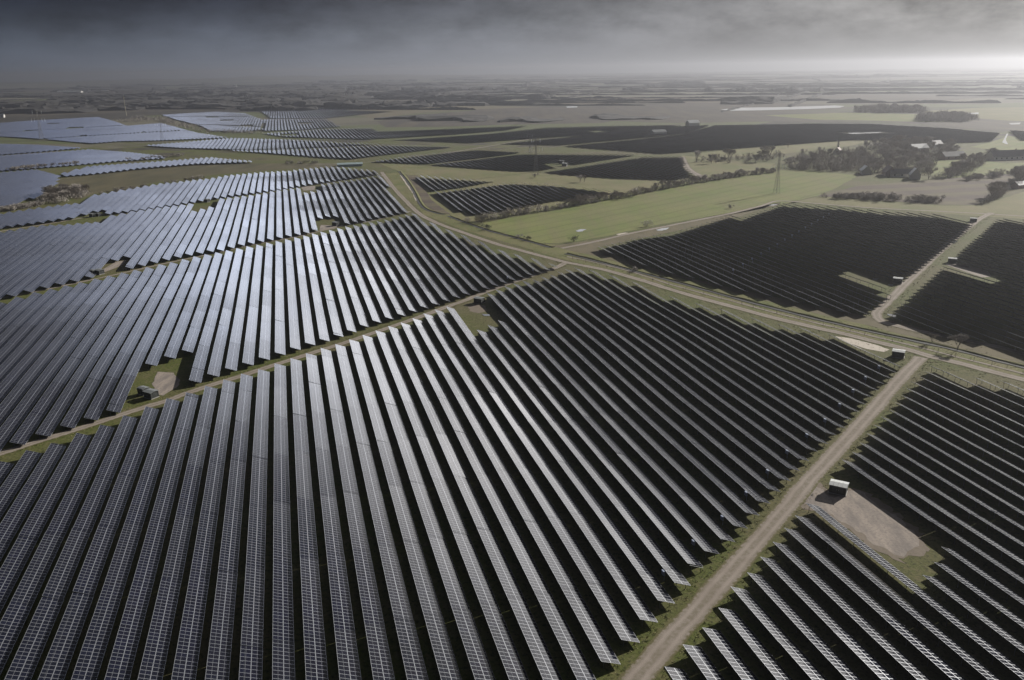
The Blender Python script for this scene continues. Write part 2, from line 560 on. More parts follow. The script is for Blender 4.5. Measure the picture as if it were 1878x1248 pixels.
def ribbon(name, pts, width, mat, z, step=6.0, wob=0.25, kind='structure'):
    P = smooth_line([at(*p) for p in pts], step)
    mb = MB()
    L = []
    s = 0.0
    for i, p in enumerate(P):
        a, b_ = P[max(0, i - 1)], P[min(len(P) - 1, i + 1)]
        d = (b_ - a).normalized()
        n = Vector((-d.y, d.x, 0))
        if i:
            s += (p - P[i - 1]).length
        wl, wr = width / 2 + rng.uniform(-wob, wob), width / 2 + rng.uniform(-wob, wob)
        L.append((p + n * wl, p - n * wr, s))
    for (a0, b0, s0), (a1, b1, s1) in zip(L, L[1:]):
        mb.face([(a0.x, a0.y, 0), (b0.x, b0.y, 0), (b1.x, b1.y, 0), (a1.x, a1.y, 0)], 0, [(0, s0), (1, s0), (1, s1), (0, s1)])
    o = mb.build(name, mat, loc=(0, 0, z))
    tag(o, kind=kind)
    return o, P


# fields round the plant (measured on the photograph, laid out on the ground)
sheet('green_field', [(885, 409), (1000, 389), (1120, 363), (1260, 334), (1400, 313), (1480, 313), (1575, 322), (1530, 347), (1500, 359),
                      (1424, 377), (1340, 391), (1200, 414), (1110, 434), (1030, 447), (985, 446), (900, 421)], M['green'], 0.02, 0.6)
sheet('meadow', [(690, 298), (760, 304), (880, 312), (990, 318), (1120, 330), (1230, 333), (1262, 327), (1300, 322), (1260, 331), (1110, 362), (980, 388),
                 (870, 408), (820, 396), (775, 378), (755, 348), (735, 316)], M['meadow'], 0.024, 0.6)
sheet('verge', [(700, 320), (735, 316), (755, 348), (775, 378), (820, 396), (880, 415), (985, 446), (1030, 450), (1090, 470), (1240, 508), (1420, 556),
                (1600, 600), (1878, 668), (1960, 690), (1960, 730), (1878, 700), (1690, 652), (1530, 610), (1340, 560), (1180, 512), (1040, 478), (860, 425), (780, 396), (735, 355)], M['verge'], 0.028, 0.5)
sheet('verge', [(1010, 452), (1110, 437), (1200, 418), (1340, 393), (1424, 378), (1432, 371), (1360, 397), (1236, 425), (1092, 455), (1222, 500), (1354, 531), (1577, 578), (1640, 590),
                (1878, 650), (1878, 668), (1600, 600), (1420, 556), (1240, 508), (1090, 470)], M['soil'], 0.032, 0.5)
sheet('ploughed_field', [(1500, 360), (1575, 341), (1640, 336), (1740, 328), (1878, 318), (1855, 345), (1790, 376), (1730, 376), (1560, 364)], M['plough'], 0.036, 0.6)
sheet('grass_strip', [(1424, 378), (1500, 361), (1560, 365), (1730, 378), (1800, 377), (1878, 352), (1990, 352), (1990, 420), (1878, 402), (1780, 396), (1610, 383), (1450, 371)], M['meadow'], 0.04, 0.5)
sheet('rough_field', [(103, 348), (110, 328), (165, 320), (260, 310), (360, 302), (461, 300), (600, 300), (640, 303), (560, 308), (480, 313), (400, 320), (290, 334), (170, 356), (140, 368)], M['rough'], 0.024, 0.8)
sheet('field', [(1000, 218), (1240, 226), (1380, 224), (1480, 223), (1600, 223), (1730, 231), (1840, 241), (1990, 246), (1990, 205), (1800, 200), (1560, 205), (1330, 205), (1100, 208)], M['heath'], 0.12, 4.0, step=40)
sheet('field', [(1380, 271), (1460, 266), (1540, 258), (1600, 258), (1560, 268), (1500, 276), (1420, 284), (1300, 290), (1270, 283)], M['meadow'], 0.08, 0.8)
sheet('field', [(1250, 285), (1300, 291), (1420, 300), (1430, 312), (1300, 330), (1262, 326), (1275, 318), (1256, 300)], M['meadow'], 0.05, 0.8)
sheet('field', [(1700, 300), (1760, 288), (1840, 300), (1990, 296), (1990, 312), (1878, 316), (1740, 327), (1690, 320)], M['green'], 0.05, 0.8)
sheet('field', [(1815, 262), (1850, 250), (1990, 262), (1990, 285), (1840, 278), (1780, 270)], M['green'], 0.08, 0.8)
sheet('field', [(1400, 212), (1560, 207), (1700, 210), (1780, 222), (1700, 224), (1500, 220)], M['green'], 0.16, 3.0, step=40)
sheet('field', [(1680, 205), (1800, 198), (1990, 196), (1990, 225), (1850, 222), (1790, 217)], M['meadow'], 0.16, 3.0, step=40)

sheet('heath', [(690, 223), (760, 211), (900, 201), (1040, 201), (1180, 214), (1100, 226), (930, 229), (800, 233), (705, 234)], M['heath'], 0.13, 5.0, step=30)
sheet('heath', [(1030, 197), (1180, 192), (1330, 198), (1325, 206), (1200, 212), (1060, 206)], M['heath'], 0.14, 5.0, step=30)
sheet('heath', [(600, 186), (760, 182), (900, 186), (880, 193), (700, 197)], M['heath'], 0.15, 6.0, step=40)
sheet('heath', [(-60, 203), (120, 196), (300, 194), (470, 190), (470, 200), (260, 206), (60, 214), (-60, 216)], M['heath'], 0.14, 6.0, step=40)
sheet('heath', [(1400, 175), (1600, 168), (1800, 176), (1760, 184), (1500, 186)], M['heath'], 0.2, 8.0, step=60)
sheet('field', [(640, 202), (740, 196), (900, 194), (1000, 197), (900, 200), (760, 208), (690, 218), (640, 210)], M['soil'], 0.12, 5.0, step=30)
sheet('field', [(1000, 183), (1180, 178), (1400, 180), (1380, 190), (1180, 190), (1010, 193)], M['plough'], 0.2, 6.0, step=50)
TRK = [
    ([(-60, 852), (0, 832), (60, 813), (150, 785), (240, 755), (304, 736), (336, 724), (384, 708), (432, 693), (480, 678), (516, 666), (580, 645.5), (628, 630.5), (676, 614),
      (724, 597.5), (772, 581), (820, 563), (852, 551.5), (892, 535.5), (924, 524), (956, 513), (988, 502), (1020, 491), (1040, 481)], 3.6),
    ([(-60, 561), (0, 548), (100, 528), (180, 511), (240, 498), (288, 487), (344, 475), (400, 463.5), (456, 451), (504, 442), (552, 433), (584, 425), (632, 414.5), (680, 406), (728, 394.5), (752, 388)], 2.6),
    ([(-60, 434), (0, 425), (100, 409), (190, 393.5), (272, 381), (354, 369.5), (400, 363.5), (450, 356.5), (500, 349.5), (560, 341.5), (620, 333), (690, 322), (712, 327)], 2.8),
    ([(1020, 1420), (1090, 1335), (1165, 1248), (1208, 1198), (1248, 1152), (1288, 1109), (1325, 1066), (1375, 1010), (1424, 953), (1464, 905), (1488, 876), (1530, 832), (1568, 791), (1600, 755), (1632, 717),
      (1664, 682), (1690, 656)], 4.9),
    ([(700, 316), (722, 345), (745, 370), (770, 393), (805, 411), (850, 427), (905, 446), (960, 461), (1020, 477), (1040, 482), (1104, 494.5), (1168, 512), (1232, 532), (1280, 546), (1340, 562), (1410, 581),
      (1476, 597), (1540, 611), (1604, 627), (1660, 640), (1706, 654), (1753, 665), (1799, 677), (1877, 697), (1990, 728)], 4.3),
    ([(1818, 391), (1800, 400), (1780, 414), (1740, 447), (1700, 484), (1660, 522), (1625, 557), (1607, 575), (1619, 591), (1648, 598.5), (1678, 606), (1734, 617.5), (1832, 637), (1878, 650), (1990, 685)], 4.4),
    ([(1030, 456), (1090, 444), (1150, 430), (1200, 420), (1270, 406), (1340, 392), (1400, 377), (1430, 369), (1500, 374), (1600, 382), (1720, 388), (1830, 394), (1990, 405)], 3.6),
    ([(560, 302), (640, 300), (760, 290), (900, 268), (1000, 252), (1110, 245)], 4.0),
    ([(1040, 471), (1104, 485), (1168, 502), (1232, 523), (1340, 552), (1410, 571), (1476, 588), (1540, 603), (1604, 618), (1680, 636), (1753, 655), (1878, 686), (1990, 716)], 1.5),
    ([(1250, 288), (1262, 310), (1290, 326), (1310, 330)], 8.0),
]
TP = []
for i, (pts, wd) in enumerate(TRK):
    _, P = ribbon('gravel_track', pts, wd, M['track'], 0.05 + 0.006 * i)
    TP.append(P)

sheet('pad_edge', [(1470, 928), (1484, 897), (1500, 889), (1520, 898), (1560, 897), (1584, 900), (1612, 918), (1650, 946), (1692, 982), (1698, 1004), (1682, 1020), (1650, 1030), (1614, 1016), (1576, 992), (1538, 964), (1500, 942)], M['soilpad'], 0.028, 1.1, step=1.0)
sheet('gravel_pad', [(1478, 921), (1486, 902), (1500, 893), (1512, 905), (1534, 912), (1560, 903), (1575, 900), (1600, 918), (1640, 946), (1682, 984), (1690, 1000), (1678, 1012), (1650, 1021), (1620, 1008), (1584, 985), (1545, 956),
                     (1510, 936)], M['pad'], 0.034, 0.7, step=1.2)
sheet('gravel_pad', [(290, 682), (318, 684), (330, 698), (326, 710), (300, 726), (286, 724), (280, 704)], M['pad'], 0.034, 0.25, step=2)
sheet('gravel_pad', [(858, 563), (872, 558), (890, 561), (893, 571), (878, 575), (862, 571)], M['soilpad'], 0.034, 0.25, step=2)
sheet('gravel_pad', [(588, 413), (620, 414), (632, 413), (610, 421), (586, 423)], M['pad'], 0.034, 0.25, step=3)
sheet('gravel_pad', [(552, 343), (578, 341), (577, 349), (556, 350)], M['pad'], 0.034, 0.25, step=3)
sheet('gravel_pad', [(1732, 485), (1752, 481), (1812, 497), (1818, 508), (1800, 509), (1765, 497)], M['pad'], 0.034, 0.25, step=3)
sheet('gravel_pad', [(200, 497), (225, 486), (232, 478), (214, 480), (186, 496), (160, 508)], M['pad'], 0.034, 0.25, step=3)
sheet('sandy_patch', [(1532, 617), (1560, 621), (1600, 631), (1632, 642), (1622, 646), (1590, 641), (1555, 629)], M['sand'], 0.040, 0.2, step=2)
sheet('sandy_patch', [(1130, 430), (1146, 427), (1156, 428), (1140, 433)], M['sand'], 0.040, 0.2, step=3)

sheet('bare_soil', [(746, 322), (766, 322), (778, 345), (792, 368), (826, 394), (802, 390), (778, 377), (764, 352)], M['plough'], 0.10, 0.4)
_, _P = ribbon('sandy_strip', [(735, 322), (747, 340), (757, 354), (764, 369)], 1.3, M['sand'], 0.125, 3.0, 0.4)
# puddles and ponds
for pts in ([(1056, 424), (1064, 421), (1076, 421), (1068, 425), (1060, 426)],
            [(1204, 422), (1214, 419), (1228, 418), (1222, 422), (1212, 424), (1206, 424)],
            [(1410, 377.5), (1420, 374.5), (1426, 375.5), (1418, 378)],
            [(1601, 511), (1612, 511.5), (1609, 515), (1600, 514)], [(1629, 522), (1640, 521), (1637, 526), (1630, 525)],
            [(1744, 446), (1752, 441), (1757, 443), (1748, 448)], [(1531, 568.5), (1545, 568.5), (1552, 573), (1540, 571.5)],
            [(885, 577), (898, 577.5), (899, 580), (888, 580)],
            [(1627, 576), (1645, 579), (1642, 583), (1630, 580)]):
    sheet('water', pts, M['water'], 0.13, 0.3, step=1.2)
for pts in ([(1322, 201.5), (1360, 198), (1440, 197), (1530, 194), (1549, 195), (1540, 198), (1480, 200.5), (1390, 203), (1340, 203.5)],
            [(1554, 243), (1580, 242), (1622, 242.5), (1600, 246), (1575, 249), (1562, 249)],
            [(1838, 262), (1842, 254), (1846, 246), (1849, 246), (1845, 255), (1845, 259), (1849, 265), (1845, 265)],
            [(1850, 226.5), (1872, 225.5), (1870, 228.5), (1854, 229)], [(1770, 208), (1795, 207), (1794, 210), (1778, 210)],
            [(1038, 196), (1060, 195.5), (1058, 197.5), (1040, 198)], [(575, 150.5), (600, 150), (600, 151.2), (577, 151.5)]):
    sheet('water', pts, M['water'], 0.25, 0.0)

# the dark drainage ditch beside the long track, with its low banks
DITCH = [[(731, 315), (745, 332), (758, 352), (768, 372), (778, 383), (798, 391), (815, 394)], [(822, 397), (845, 406), (862, 412), (900, 425), (960, 441), (1010, 455)],
         [(1036, 466), (1090, 479), (1170, 500), (1250, 521), (1340, 546), (1440, 572), (1530, 594), (1600, 610), (1680, 627), (1760, 645), (1878, 676), (1990, 706)]]
DP = []
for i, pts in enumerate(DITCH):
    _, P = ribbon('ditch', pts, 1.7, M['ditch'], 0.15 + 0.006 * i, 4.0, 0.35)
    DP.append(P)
    mb = MB()
    prof = [(0.9, 0.0), (1.4, 0.42), (2.0, 0.5), (3.4, 0.0)]
    rows_ = []
    for k, p in enumerate(P):
        a, b_ = P[max(0, k - 1)], P[min(len(P) - 1, k + 1)]
        d = (b_ - a).normalized()
        n = Vector((-d.y, d.x, 0))
        if n.x < 0 or i == 2 and n.y < 0:
            n = -n
        rows_.append([(p.x + n.x * (q + rng.uniform(-.15, .15)), p.y + n.y * q, h * rng.uniform(.75, 1.2)) for q, h in prof])
    for r0, r1 in zip(rows_, rows_[1:]):
        for k in range(3):
            mb.face([r0[k], r0[k + 1], r1[k + 1], r1[k]])
    o = mb.build('ditch_bank', M['verge'])
    tag(o, kind='structure')

# ------------------------------------------------------------------ solar fields
ROW_AZ = rad(-15.0)
RV = Vector((math.sin(ROW_AZ), math.cos(ROW_AZ), 0))          # along the rows, away from the camera
RU = Vector((math.cos(ROW_AZ), -math.sin(ROW_AZ), 0))         # across the rows, towards the sun
TILT, TW, Z_LOW = rad(22.0), 3.75, 0.80
Z_HIGH = Z_LOW + TW * math.sin(TILT)
TABLE = 25.0


def uv_of(p):
    return p.dot(RU), p.dot(RV)


def spans(poly, u):
    vs = []
    n = len(poly)
    for i in range(n):
        (u0, v0), (u1, v1) = poly[i], poly[(i + 1) % n]
        if (u0 <= u < u1) or (u1 <= u < u0):
            vs.append(v0 + (v1 - v0) * (u - u0) / (u1 - u0))
    vs.sort()
    return list(zip(vs[::2], vs[1::2]))


BLOCKS = [
    # name, polygon in photograph pixels (tops of the high edges), pitch, phase, height of the measured edge, words for the labels
    ('front', [(-120, 888), (-20, 848), (53, 822), (141, 791), (225, 761), (303, 731), (373, 708), (439, 687), (501, 666.5), (559, 647), (614, 630), (663, 613), (711, 598), (756, 583), (798, 568), (824, 560),
               (870, 606), (916, 585), (886, 541), (910, 531), (943, 518), (980, 511), (1011, 501), (1040, 491), (1057, 489.5), (1086, 495), (1125, 506), (1167, 518), (1237, 546), (1285, 557), (1338, 570), (1400, 589),
               (1469, 599), (1523, 612), (1647, 667), (1608, 702), (1534, 781), (1463, 843), (1391, 922), (1314, 998), (1235, 1079), (1170, 1145), (1095, 1221), (1035, 1283), (960, 1370), (820, 1560), (-700, 1560), (-400, 1000)],
     5.243, -73.1, 'in the front field', 'the junction hut'),
    ('corner', [(1120, 1300), (1218, 1216), (1284, 1143), (1340, 1076), (1390, 1020), (1436, 964), (1478, 920), (1690, 1058), (1735, 985), (1540, 846), (1559, 826), (1589, 795), (1614, 765), (1640, 737), (1661, 713), (1683, 690), (1702, 668), (1712, 664),
                (1776, 690), (1840, 700), (1960, 735), (2300, 900), (2300, 1560), (900, 1560)],
     5.264, 51.67, 'in the lower right field', 'the top'),
    ('second', [(-90, 845), (26, 806.5), (116, 778.5), (210, 746), (266, 668), (336, 643), (344, 700), (412, 678), (472, 658), (529, 638.5), (583, 622.5), (634, 606), (681, 590), (727, 577), (790, 558.5), (850, 539), (903, 522), (951, 506.5),
                (1018, 487), (989, 478), (957, 469), (928, 462), (898, 453), (863, 436), (838, 428), (817, 421), (790, 410), (757, 389), (731, 396), (692, 405.5), (648, 412.6), (603, 421.5), (555, 431.5), (504, 442), (432, 456), (355, 471), (270, 489), (180, 508), (104, 526.6), (53, 538), (0, 553), (-90, 574)],
     5.29, -78.9, 'in the second field', 'the track corner'),
    ('third', [(-90, 562), (0, 543), (48, 531), (101, 519), (160, 505), (182, 480), (226, 470), (229, 490.5), (277, 479), (318, 470.6), (359, 463), (399, 458), (435, 448), (471, 441), (522, 431), (553, 426), (572, 421), (576, 400.5), (609, 394), (628, 409.5), (661, 404), (687, 398), (714, 392.6), (748, 385),
               (716, 350), (694, 320), (661, 326.5), (632, 330), (599, 335), (587, 337), (582, 348), (556, 352.5), (544, 343.5), (508, 347), (456, 357), (400, 364), (388, 378), (352, 386), (350, 373), (298, 378.5), (240, 386.5), (190, 397), (186, 405), (120, 411), (70, 413), (0, 424), (-90, 440)],
     5.34, -121.8, 'in the third field', 'the track bend'),
    ('fourth', [(-90, 432), (10, 414), (68, 407), (130, 398), (160, 388), (186, 384), (192, 391), (270, 381), (334, 372), (391, 362), (456, 353), (506, 346), (565, 337), (621, 328.5), (659, 323), (694, 318),
                (682, 311), (661, 309), (639, 307.5), (618, 305), (597, 304), (578, 306.5), (549, 309.5), (528, 312.5), (480, 315), (415, 320.5), (385, 326), (287, 336), (164, 358), (150, 370), (103, 375.6), (0, 390), (-90, 404)],
     5.379, -106.43, 'in the fourth field', 'the track bend'),
    ('track_side', [(1088, 454), (1175, 431), (1236, 424), (1337, 393.5), (1360, 399), (1432, 373), (1540, 379), (1614, 387), (1676, 390), (1726, 394), (1784, 405), (1760, 429), (1692, 482), (1668, 500), (1646, 516), (1560, 486), (1541, 497.6), (1634, 535),
                    (1608, 555), (1577, 576), (1560, 573), (1524, 563.5), (1460, 553), (1418, 543.5), (1354, 529.5), (1303, 518), (1264, 507), (1222, 498.6), (1188, 489), (1152, 476)],
     5.3, 1.0, 'in the field across the ditch', 'the far edge'),
    ('far_right', [(1827, 400), (1878, 405), (1990, 415), (2050, 700), (1990, 672), (1878, 644), (1832, 629), (1734, 611), (1678, 597), (1622, 577), (1720, 492), (1731, 486), (1813, 512), (1835, 504), (1746, 478), (1750, 467)],
     5.3, 2.0, 'in the field right of the lane', 'the far edge'),
    ('island', [(786, 352), (900, 337), (938, 333), (1010, 336), (1133, 350), (1079, 359), (1054, 364), (1020, 364), (908, 386), (855, 392)], 5.4, 0.5, 'in the island field', 'the meadow end'),
    ('island_top', [(758, 320), (791, 323), (906, 329.5), (850, 340), (783, 348.7)], 5.4, 0.5, 'in the wedge field', 'the meadow end'),
]
FAR = [
    [(0, 317), (64, 311.5), (105, 322), (100, 336), (74, 356), (26, 374), (0, 381), (-80, 390), (-80, 328)],
    [(-80, 288), (0, 286), (56, 282), (164, 274), (231, 279.5), (297, 286), (302, 290), (218, 295), (133, 302.5), (0, 313), (-80, 318)],
    [(110, 319), (164, 305), (302, 295), (385, 288.5), (461, 296), (461, 297.5), (354, 301), (256, 309), (164, 319), (113, 323)],
    [(-80, 264), (0, 264), (60, 266), (149, 271), (70, 278), (0, 283), (-80, 286)],
    [(-80, 232), (0, 226), (72, 220.5), (179, 215), (210, 223), (231, 231), (295, 226), (331, 236), (359, 243.6), (420, 252.5), (282, 258), (218, 259), (167, 263), (77, 255), (0, 250), (-80, 250)],
    [(295, 211), (392, 205), (449, 208), (480, 220), (480, 238), (441, 242), (385, 240), (367, 231), (320, 219)],
    [(261, 267), (423, 253.5), (480, 255), (560, 257), (640, 262), (696, 264), (560, 271), (450, 275), (330, 271)],
    [(330, 272.5), (450, 276.5), (560, 272.5), (700, 265.5), (835, 268), (758, 277), (696, 284), (640, 291), (586, 288), (476, 279.5), (400, 275)],
    [(483, 219), (599, 219), (624, 232), (552, 238), (483, 240)],
    [(473, 201), (594, 198), (650, 202), (720, 204), (660, 210), (594, 217), (496, 217.5)],
    [(481, 245), (588, 237), (681, 234), (696, 240), (930, 231.5), (966, 230), (930, 238), (829, 246), (668, 255), (522, 251)],
    [(717, 256), (900, 244), (1000, 234), (1110, 231.5), (1230, 230), (1250, 231.5), (1110, 246), (1023, 250), (900, 258.5), (860, 261.5), (747, 256.5)],
    [(913, 263), (1044, 250), (1223, 234), (1300, 229.5), (1260, 244), (1023, 265.5)],
    [(1030, 267), (1250, 246.5), (1310, 230), (1380, 229), (1486, 227), (1592, 228), (1725, 235), (1831, 244.5), (1815, 259), (1725, 262), (1619, 256), (1560, 256), (1460, 263), (1380, 269), (1280, 276), (1210, 281), (1156, 276.5)],
    [(676, 296), (722, 290), (835, 277), (876, 273.5), (951, 277), (951, 279.5), (900, 286), (781, 299.5)],
    [(786, 301), (900, 287.5), (956, 281), (1167, 283), (1031, 304), (990, 311), (949, 312.5), (886, 308.5)],
    [(995, 314), (1177, 287.5), (1251, 287.5), (1254, 305), (1272, 322), (1233, 328.5), (1126, 325), (1038, 319)],
    [(1850, 240), (1990, 246), (1990, 262), (1870, 256)],
]


def end_frac(q):
    return round(q)


def row_tables(v0, v1):
    """a row is a line of tables with narrow gaps; returns their (start, end) along v"""
    out = []
    k0, k1 = math.floor(v0 / TABLE), math.ceil(v1 / TABLE)
    for k in range(k0, k1):
        a, b_ = max(v0, k * TABLE), min(v1, (k + 1) * TABLE - 0.07)
        if b_ - a > 1.5:
            out.append((a, b_))
    return out


def und(u, v):
    """the gentle roll of the ground that the rows follow"""
    return 0.17 * math.sin(v / 29.0 + u / 23.0) + 0.12 * math.sin(v / 15.0 - u / 41.0)


def add_tables(mb, origin, tabs, r, u0=0.0, thick=True):
    for a, b_ in tabs:
        t = TILT + rad(r.gauss(0, 0.55))
        uo = u0
        dz = und(uo, a) + r.uniform(-0.04, 0.04)
        sl = und(uo, b_) - und(uo, a) + r.uniform(-0.03, 0.03)
        hi = RU * 0.0
        lo = RU * (TW * math.cos(t))
        zl, zh = Z_LOW + dz, Z_LOW + dz + TW * math.sin(t)
        A = RV * a - origin + Vector((0, 0, 0))
        B = RV * b_ - origin
        n = Vector((RU.x * math.sin(t), RU.y * math.sin(t), math.cos(t))) * 0.05
        pA_h, pA_l = A + hi + Vector((0, 0, zh)), A + lo + Vector((0, 0, zl))
        pB_h, pB_l = B + hi + Vector((0, 0, zh + sl)), B + lo + Vector((0, 0, zl + sl))
        mb.face([pA_h, pA_l, pB_l, pB_h], 0, [(a, 4), (a, 0), (b_, 0), (b_, 4)])
        if thick:
            q = [pA_h - n, pA_l - n, pB_l - n, pB_h - n]
            mb.face([q[3], q[2], q[1], q[0]], 1)
            mb.face([q[0], q[1], pA_l, pA_h], 2)
            mb.face([q[1], q[2], pB_l, pA_l], 2)
            mb.face([q[2], q[3], pB_h, pB_l], 2)
            mb.face([q[3], q[0], pA_h, pB_h], 2)


def add_supports(mb, origin, v0, v1, step=5.0, u=0.0):
    n = max(2, int((v1 - v0) / step) + 1)
    c1, c2 = TW * 0.20 * math.cos(TILT), TW * 0.78 * math.cos(TILT)
    z1, z2 = Z_HIGH - TW * 0.20 * math.sin(TILT) - 0.12, Z_HIGH - TW * 0.78 * math.sin(TILT) - 0.12
    for k in range(n):
        v = v0 + 0.6 + (v1 - v0 - 1.2) * k / (n - 1)
        P = RV * v - origin
        e = und(u, v)
        for c, z in ((c1, z1), (c2, z2)):
            p = P + RU * c
            mb.bar((p.x, p.y, 0), (p.x, p.y, z + e), 0.06, n=4)
        a, b_ = P + RU * 0.2, P + RU * (TW * math.cos(TILT) - 0.2)
        mb.bar((a.x, a.y, Z_HIGH - 0.22 + e), (b_.x, b_.y, Z_LOW - 0.06 + e), 0.05, n=4)
    for f in (0.2, 0.78):
        c, z = TW * f * math.cos(TILT), Z_HIGH - TW * f * math.sin(TILT) - 0.10
        for a, b_ in row_tables(v0, v1):
            p, q = RV * (a + 0.1) - origin + RU * c, RV * (b_ - 0.1) - origin + RU * c
            mb.bar((p.x, p.y, z + und(u, a)), (q.x, q.y, z + und(u, b_)), 0.04, n=4)


def screen_area(u, v0, v1):
    s, n = 0.0, 24
    last = None
    for k in range(n + 1):
        v = v0 + (v1 - v0) * k / n
        p = RU * u + RV * v
        a = to_px((p.x, p.y, Z_HIGH))
        q = p + RU * (TW * math.cos(TILT))
        b_ = to_px((q.x, q.y, Z_LOW))
        if a is None or b_ is None or not (-20 < a[0] < PW + 20 and -20 < a[1] < PH + 20):
            last = None
            continue
        cur = (a, max(1.5, math.hypot(a[0] - b_[0], a[1] - b_[1]) * 0.6))
        if last:
            s += math.hypot(a[0] - last[0][0], a[1] - last[0][1]) * (cur[1] + last[1]) / 2
        last = cur
    return s


rows = []
for name, poly, P_, u0, where, anchor in BLOCKS:
    pu = [uv_of(at(x, y, Z_HIGH)) for x, y in poly]
    ulo, uhi = min(p[0] for p in pu), max(p[0] for p in pu)
    k = math.ceil((ulo - u0) / P_)
    block = []
    while u0 + P_ * k < uhi:
        u = u0 + P_ * k
        for v0, v1 in spans(pu, u):
            v0, v1 = math.ceil(v0), math.floor(v1)
            if v1 - v0 >= 4:
                block.append((u, v0, v1))
        k += 1
    us = sorted({round(b[0], 3) for b in block}, reverse=True)
    for u, v0, v1 in block:
        same = sorted((b for b in block if abs(b[0] - u) < 0.01), key=lambda b: b[1])
        piece = '' if len(same) == 1 else (' near piece' if same[0][1] == v0 else ' far piece')
        rows.append((screen_area(u, v0, v1), name, u, v0, v1, us.index(round(u, 3)) + 1, piece, where, anchor))
CUTS = [((40, 257), (330, 239), 9), ((-40, 246), (270, 227), 9), ((320, 226), (482, 233), 9), ((300, 214), (450, 214), 8)]
HOLES = [(57, 240), (97, 227), (137, 234.5), (156, 250), (272, 243), (388, 215.5), (414, 221), (447, 231), (-20, 247), (560, 226), (530, 247), (1095, 241), (1027, 302), (1562, 244.5), (1576, 244), (1590, 244), (1604, 243.5), (1617, 243)]


def cut(u, spans_):
    out = spans_
    for a, b_, gap in CUTS:
        (ua, va), (ub_, vb) = uv_of(at(a[0], a[1], 1.6)), uv_of(at(b_[0], b_[1], 1.6))
        if min(ua, ub_) < u < max(ua, ub_):
            v = va + (vb - va) * (u - ua) / (ub_ - ua)
            out = [q for v0, v1 in out for q in ([(v0, v - gap), (v + gap, v1)] if v0 < v < v1 else [(v0, v1)])]
    for hx, hy in HOLES:
        uh, vh = uv_of(at(hx, hy, 1.0))
        if abs(u - uh) < 13:
            out = [q for v0, v1 in out for q in ([(v0, vh - 20), (vh + 20, v1)] if v0 < vh < v1 else [(v0, v1)])]
    return out


far_rows = []
for poly in FAR:
    pu = [uv_of(at(x, y, 1.6)) for x, y in poly]
    ulo, uhi = min(p[0] for p in pu), max(p[0] for p in pu)
    u = ulo + 2.0
    while u < uhi:
        for v0, v1 in cut(u, spans(pu, u)):
            if v1 - v0 >= 6:
                far_rows.append((u, v0, v1))
        u += 5.6
rows.sort(key=lambda r: -r[0])
rest = rows[300:] if len(rows) > 300 else []
rows = [r for r in rows[:300] if r[0] > 0]


def ordinal(n):
    return '%d%s' % (n, 'th' if 10 <= n % 100 <= 20 else {1: 'st', 2: 'nd', 3: 'rd'}.get(n % 10, 'th'))


GROUPS = {'front': 'panel rows of the large front field', 'corner': 'panel rows of the lower right field', 'second': 'panel rows of the second field',
          'third': 'panel rows of the third field', 'fourth': 'panel rows of the fourth field', 'track_side': 'panel rows of the dark field across the ditch',
          'far_right': 'panel rows right of the gravel lane', 'island': 'panel rows of the island field', 'island_top': 'panel rows of the wedge field'}
LOOK = {'front': 'solar panel row', 'corner': 'thin bright solar panel row', 'second': 'blue-grey solar panel row', 'third': 'pale solar panel row', 'fourth': 'pale short solar panel row',
        'track_side': 'dark solar panel row', 'far_right': 'dark solar panel row', 'island': 'dark solar panel row', 'island_top': 'short dark solar panel row'}
r2 = random.Random(11)
for area, name, u, v0, v1, idx, piece, where, anchor in rows:
    org = RU * u + RV * ((v0 + v1) / 2)
    org_v = RV * ((v0 + v1) / 2)
    root = empty('solar_panel_row', (org.x, org.y, 0))
    tag(root, '%s%s, %s from %s, %s' % (LOOK[name], piece, ordinal(idx), anchor, where), 'solar panels', GROUPS[name])
    mb = MB()
    add_tables(mb, org_v, row_tables(v0, v1), r2, u)
    mb.build('panel_surface', [M['panel'], M['back'], M['alu']], root)
    mb = MB()
    add_supports(mb, org_v, v0, v1, 5.0 if name in ('front', 'corner') else 8.0, u)
    mb.build('support_frame', M['steel'], root)
    inv = None
    if name == 'front' and u > 60 and idx % 2 == 0 and piece != ' far piece':
        inv = v0 + 4.2
    elif name == 'second' and u > 95 and idx % 3 == 0:
        inv = v0 + 3.5
    elif name == 'track_side':
        (ua, va), (ub_, vb) = uv_of(at(1340, 500, 1.5)), uv_of(at(1530, 388, 1.5))
        vv = va + (vb - va) * (u - ua) / (ub_ - ua)
        if ua < u < ub_ and v0 + 2 < vv < v1 - 2 and idx % 2 == 0:
            inv = vv
    if inv is not None:
        mb = MB()
        p = RV * inv - org_v - RU * 0.30
        mb.box((p.x, p.y, 1.85), (0.42, 0.85, 0.95), -ROW_AZ)
        q = p - RU * 0.24
        mb.box((q.x, q.y, 1.90), (0.06, 0.55, 0.5), -ROW_AZ)
        p2 = RV * inv - org_v - RU * 0.06
        mb.bar((p2.x, p2.y, 0), (p2.x, p2.y, 2.0), 0.05)
        mb.build('inverter_box', M['inverter'], root)

mb = MB()
for r in rest:
    org = RU * -r[2]
    add_tables(mb, org, row_tables(r[3], r[4]), r2)
for u, v0, v1 in far_rows:
    a = v0
    tabs = []
    while a < v1 - 3:
        b_ = min(v1, a + 60.0)
        tabs.append((a, b_))
        a = b_ + 0.3
    add_tables(mb, RU * -u, tabs, r2)
o = mb.build('distant_solar_panels', [M['panel'], M['back'], M['alu']])
tag(o, 'hundreds of distant solar panel rows filling the far fields below the horizon', 'solar panels', kind='stuff')

# ------------------------------------------------------------------ transformer huts


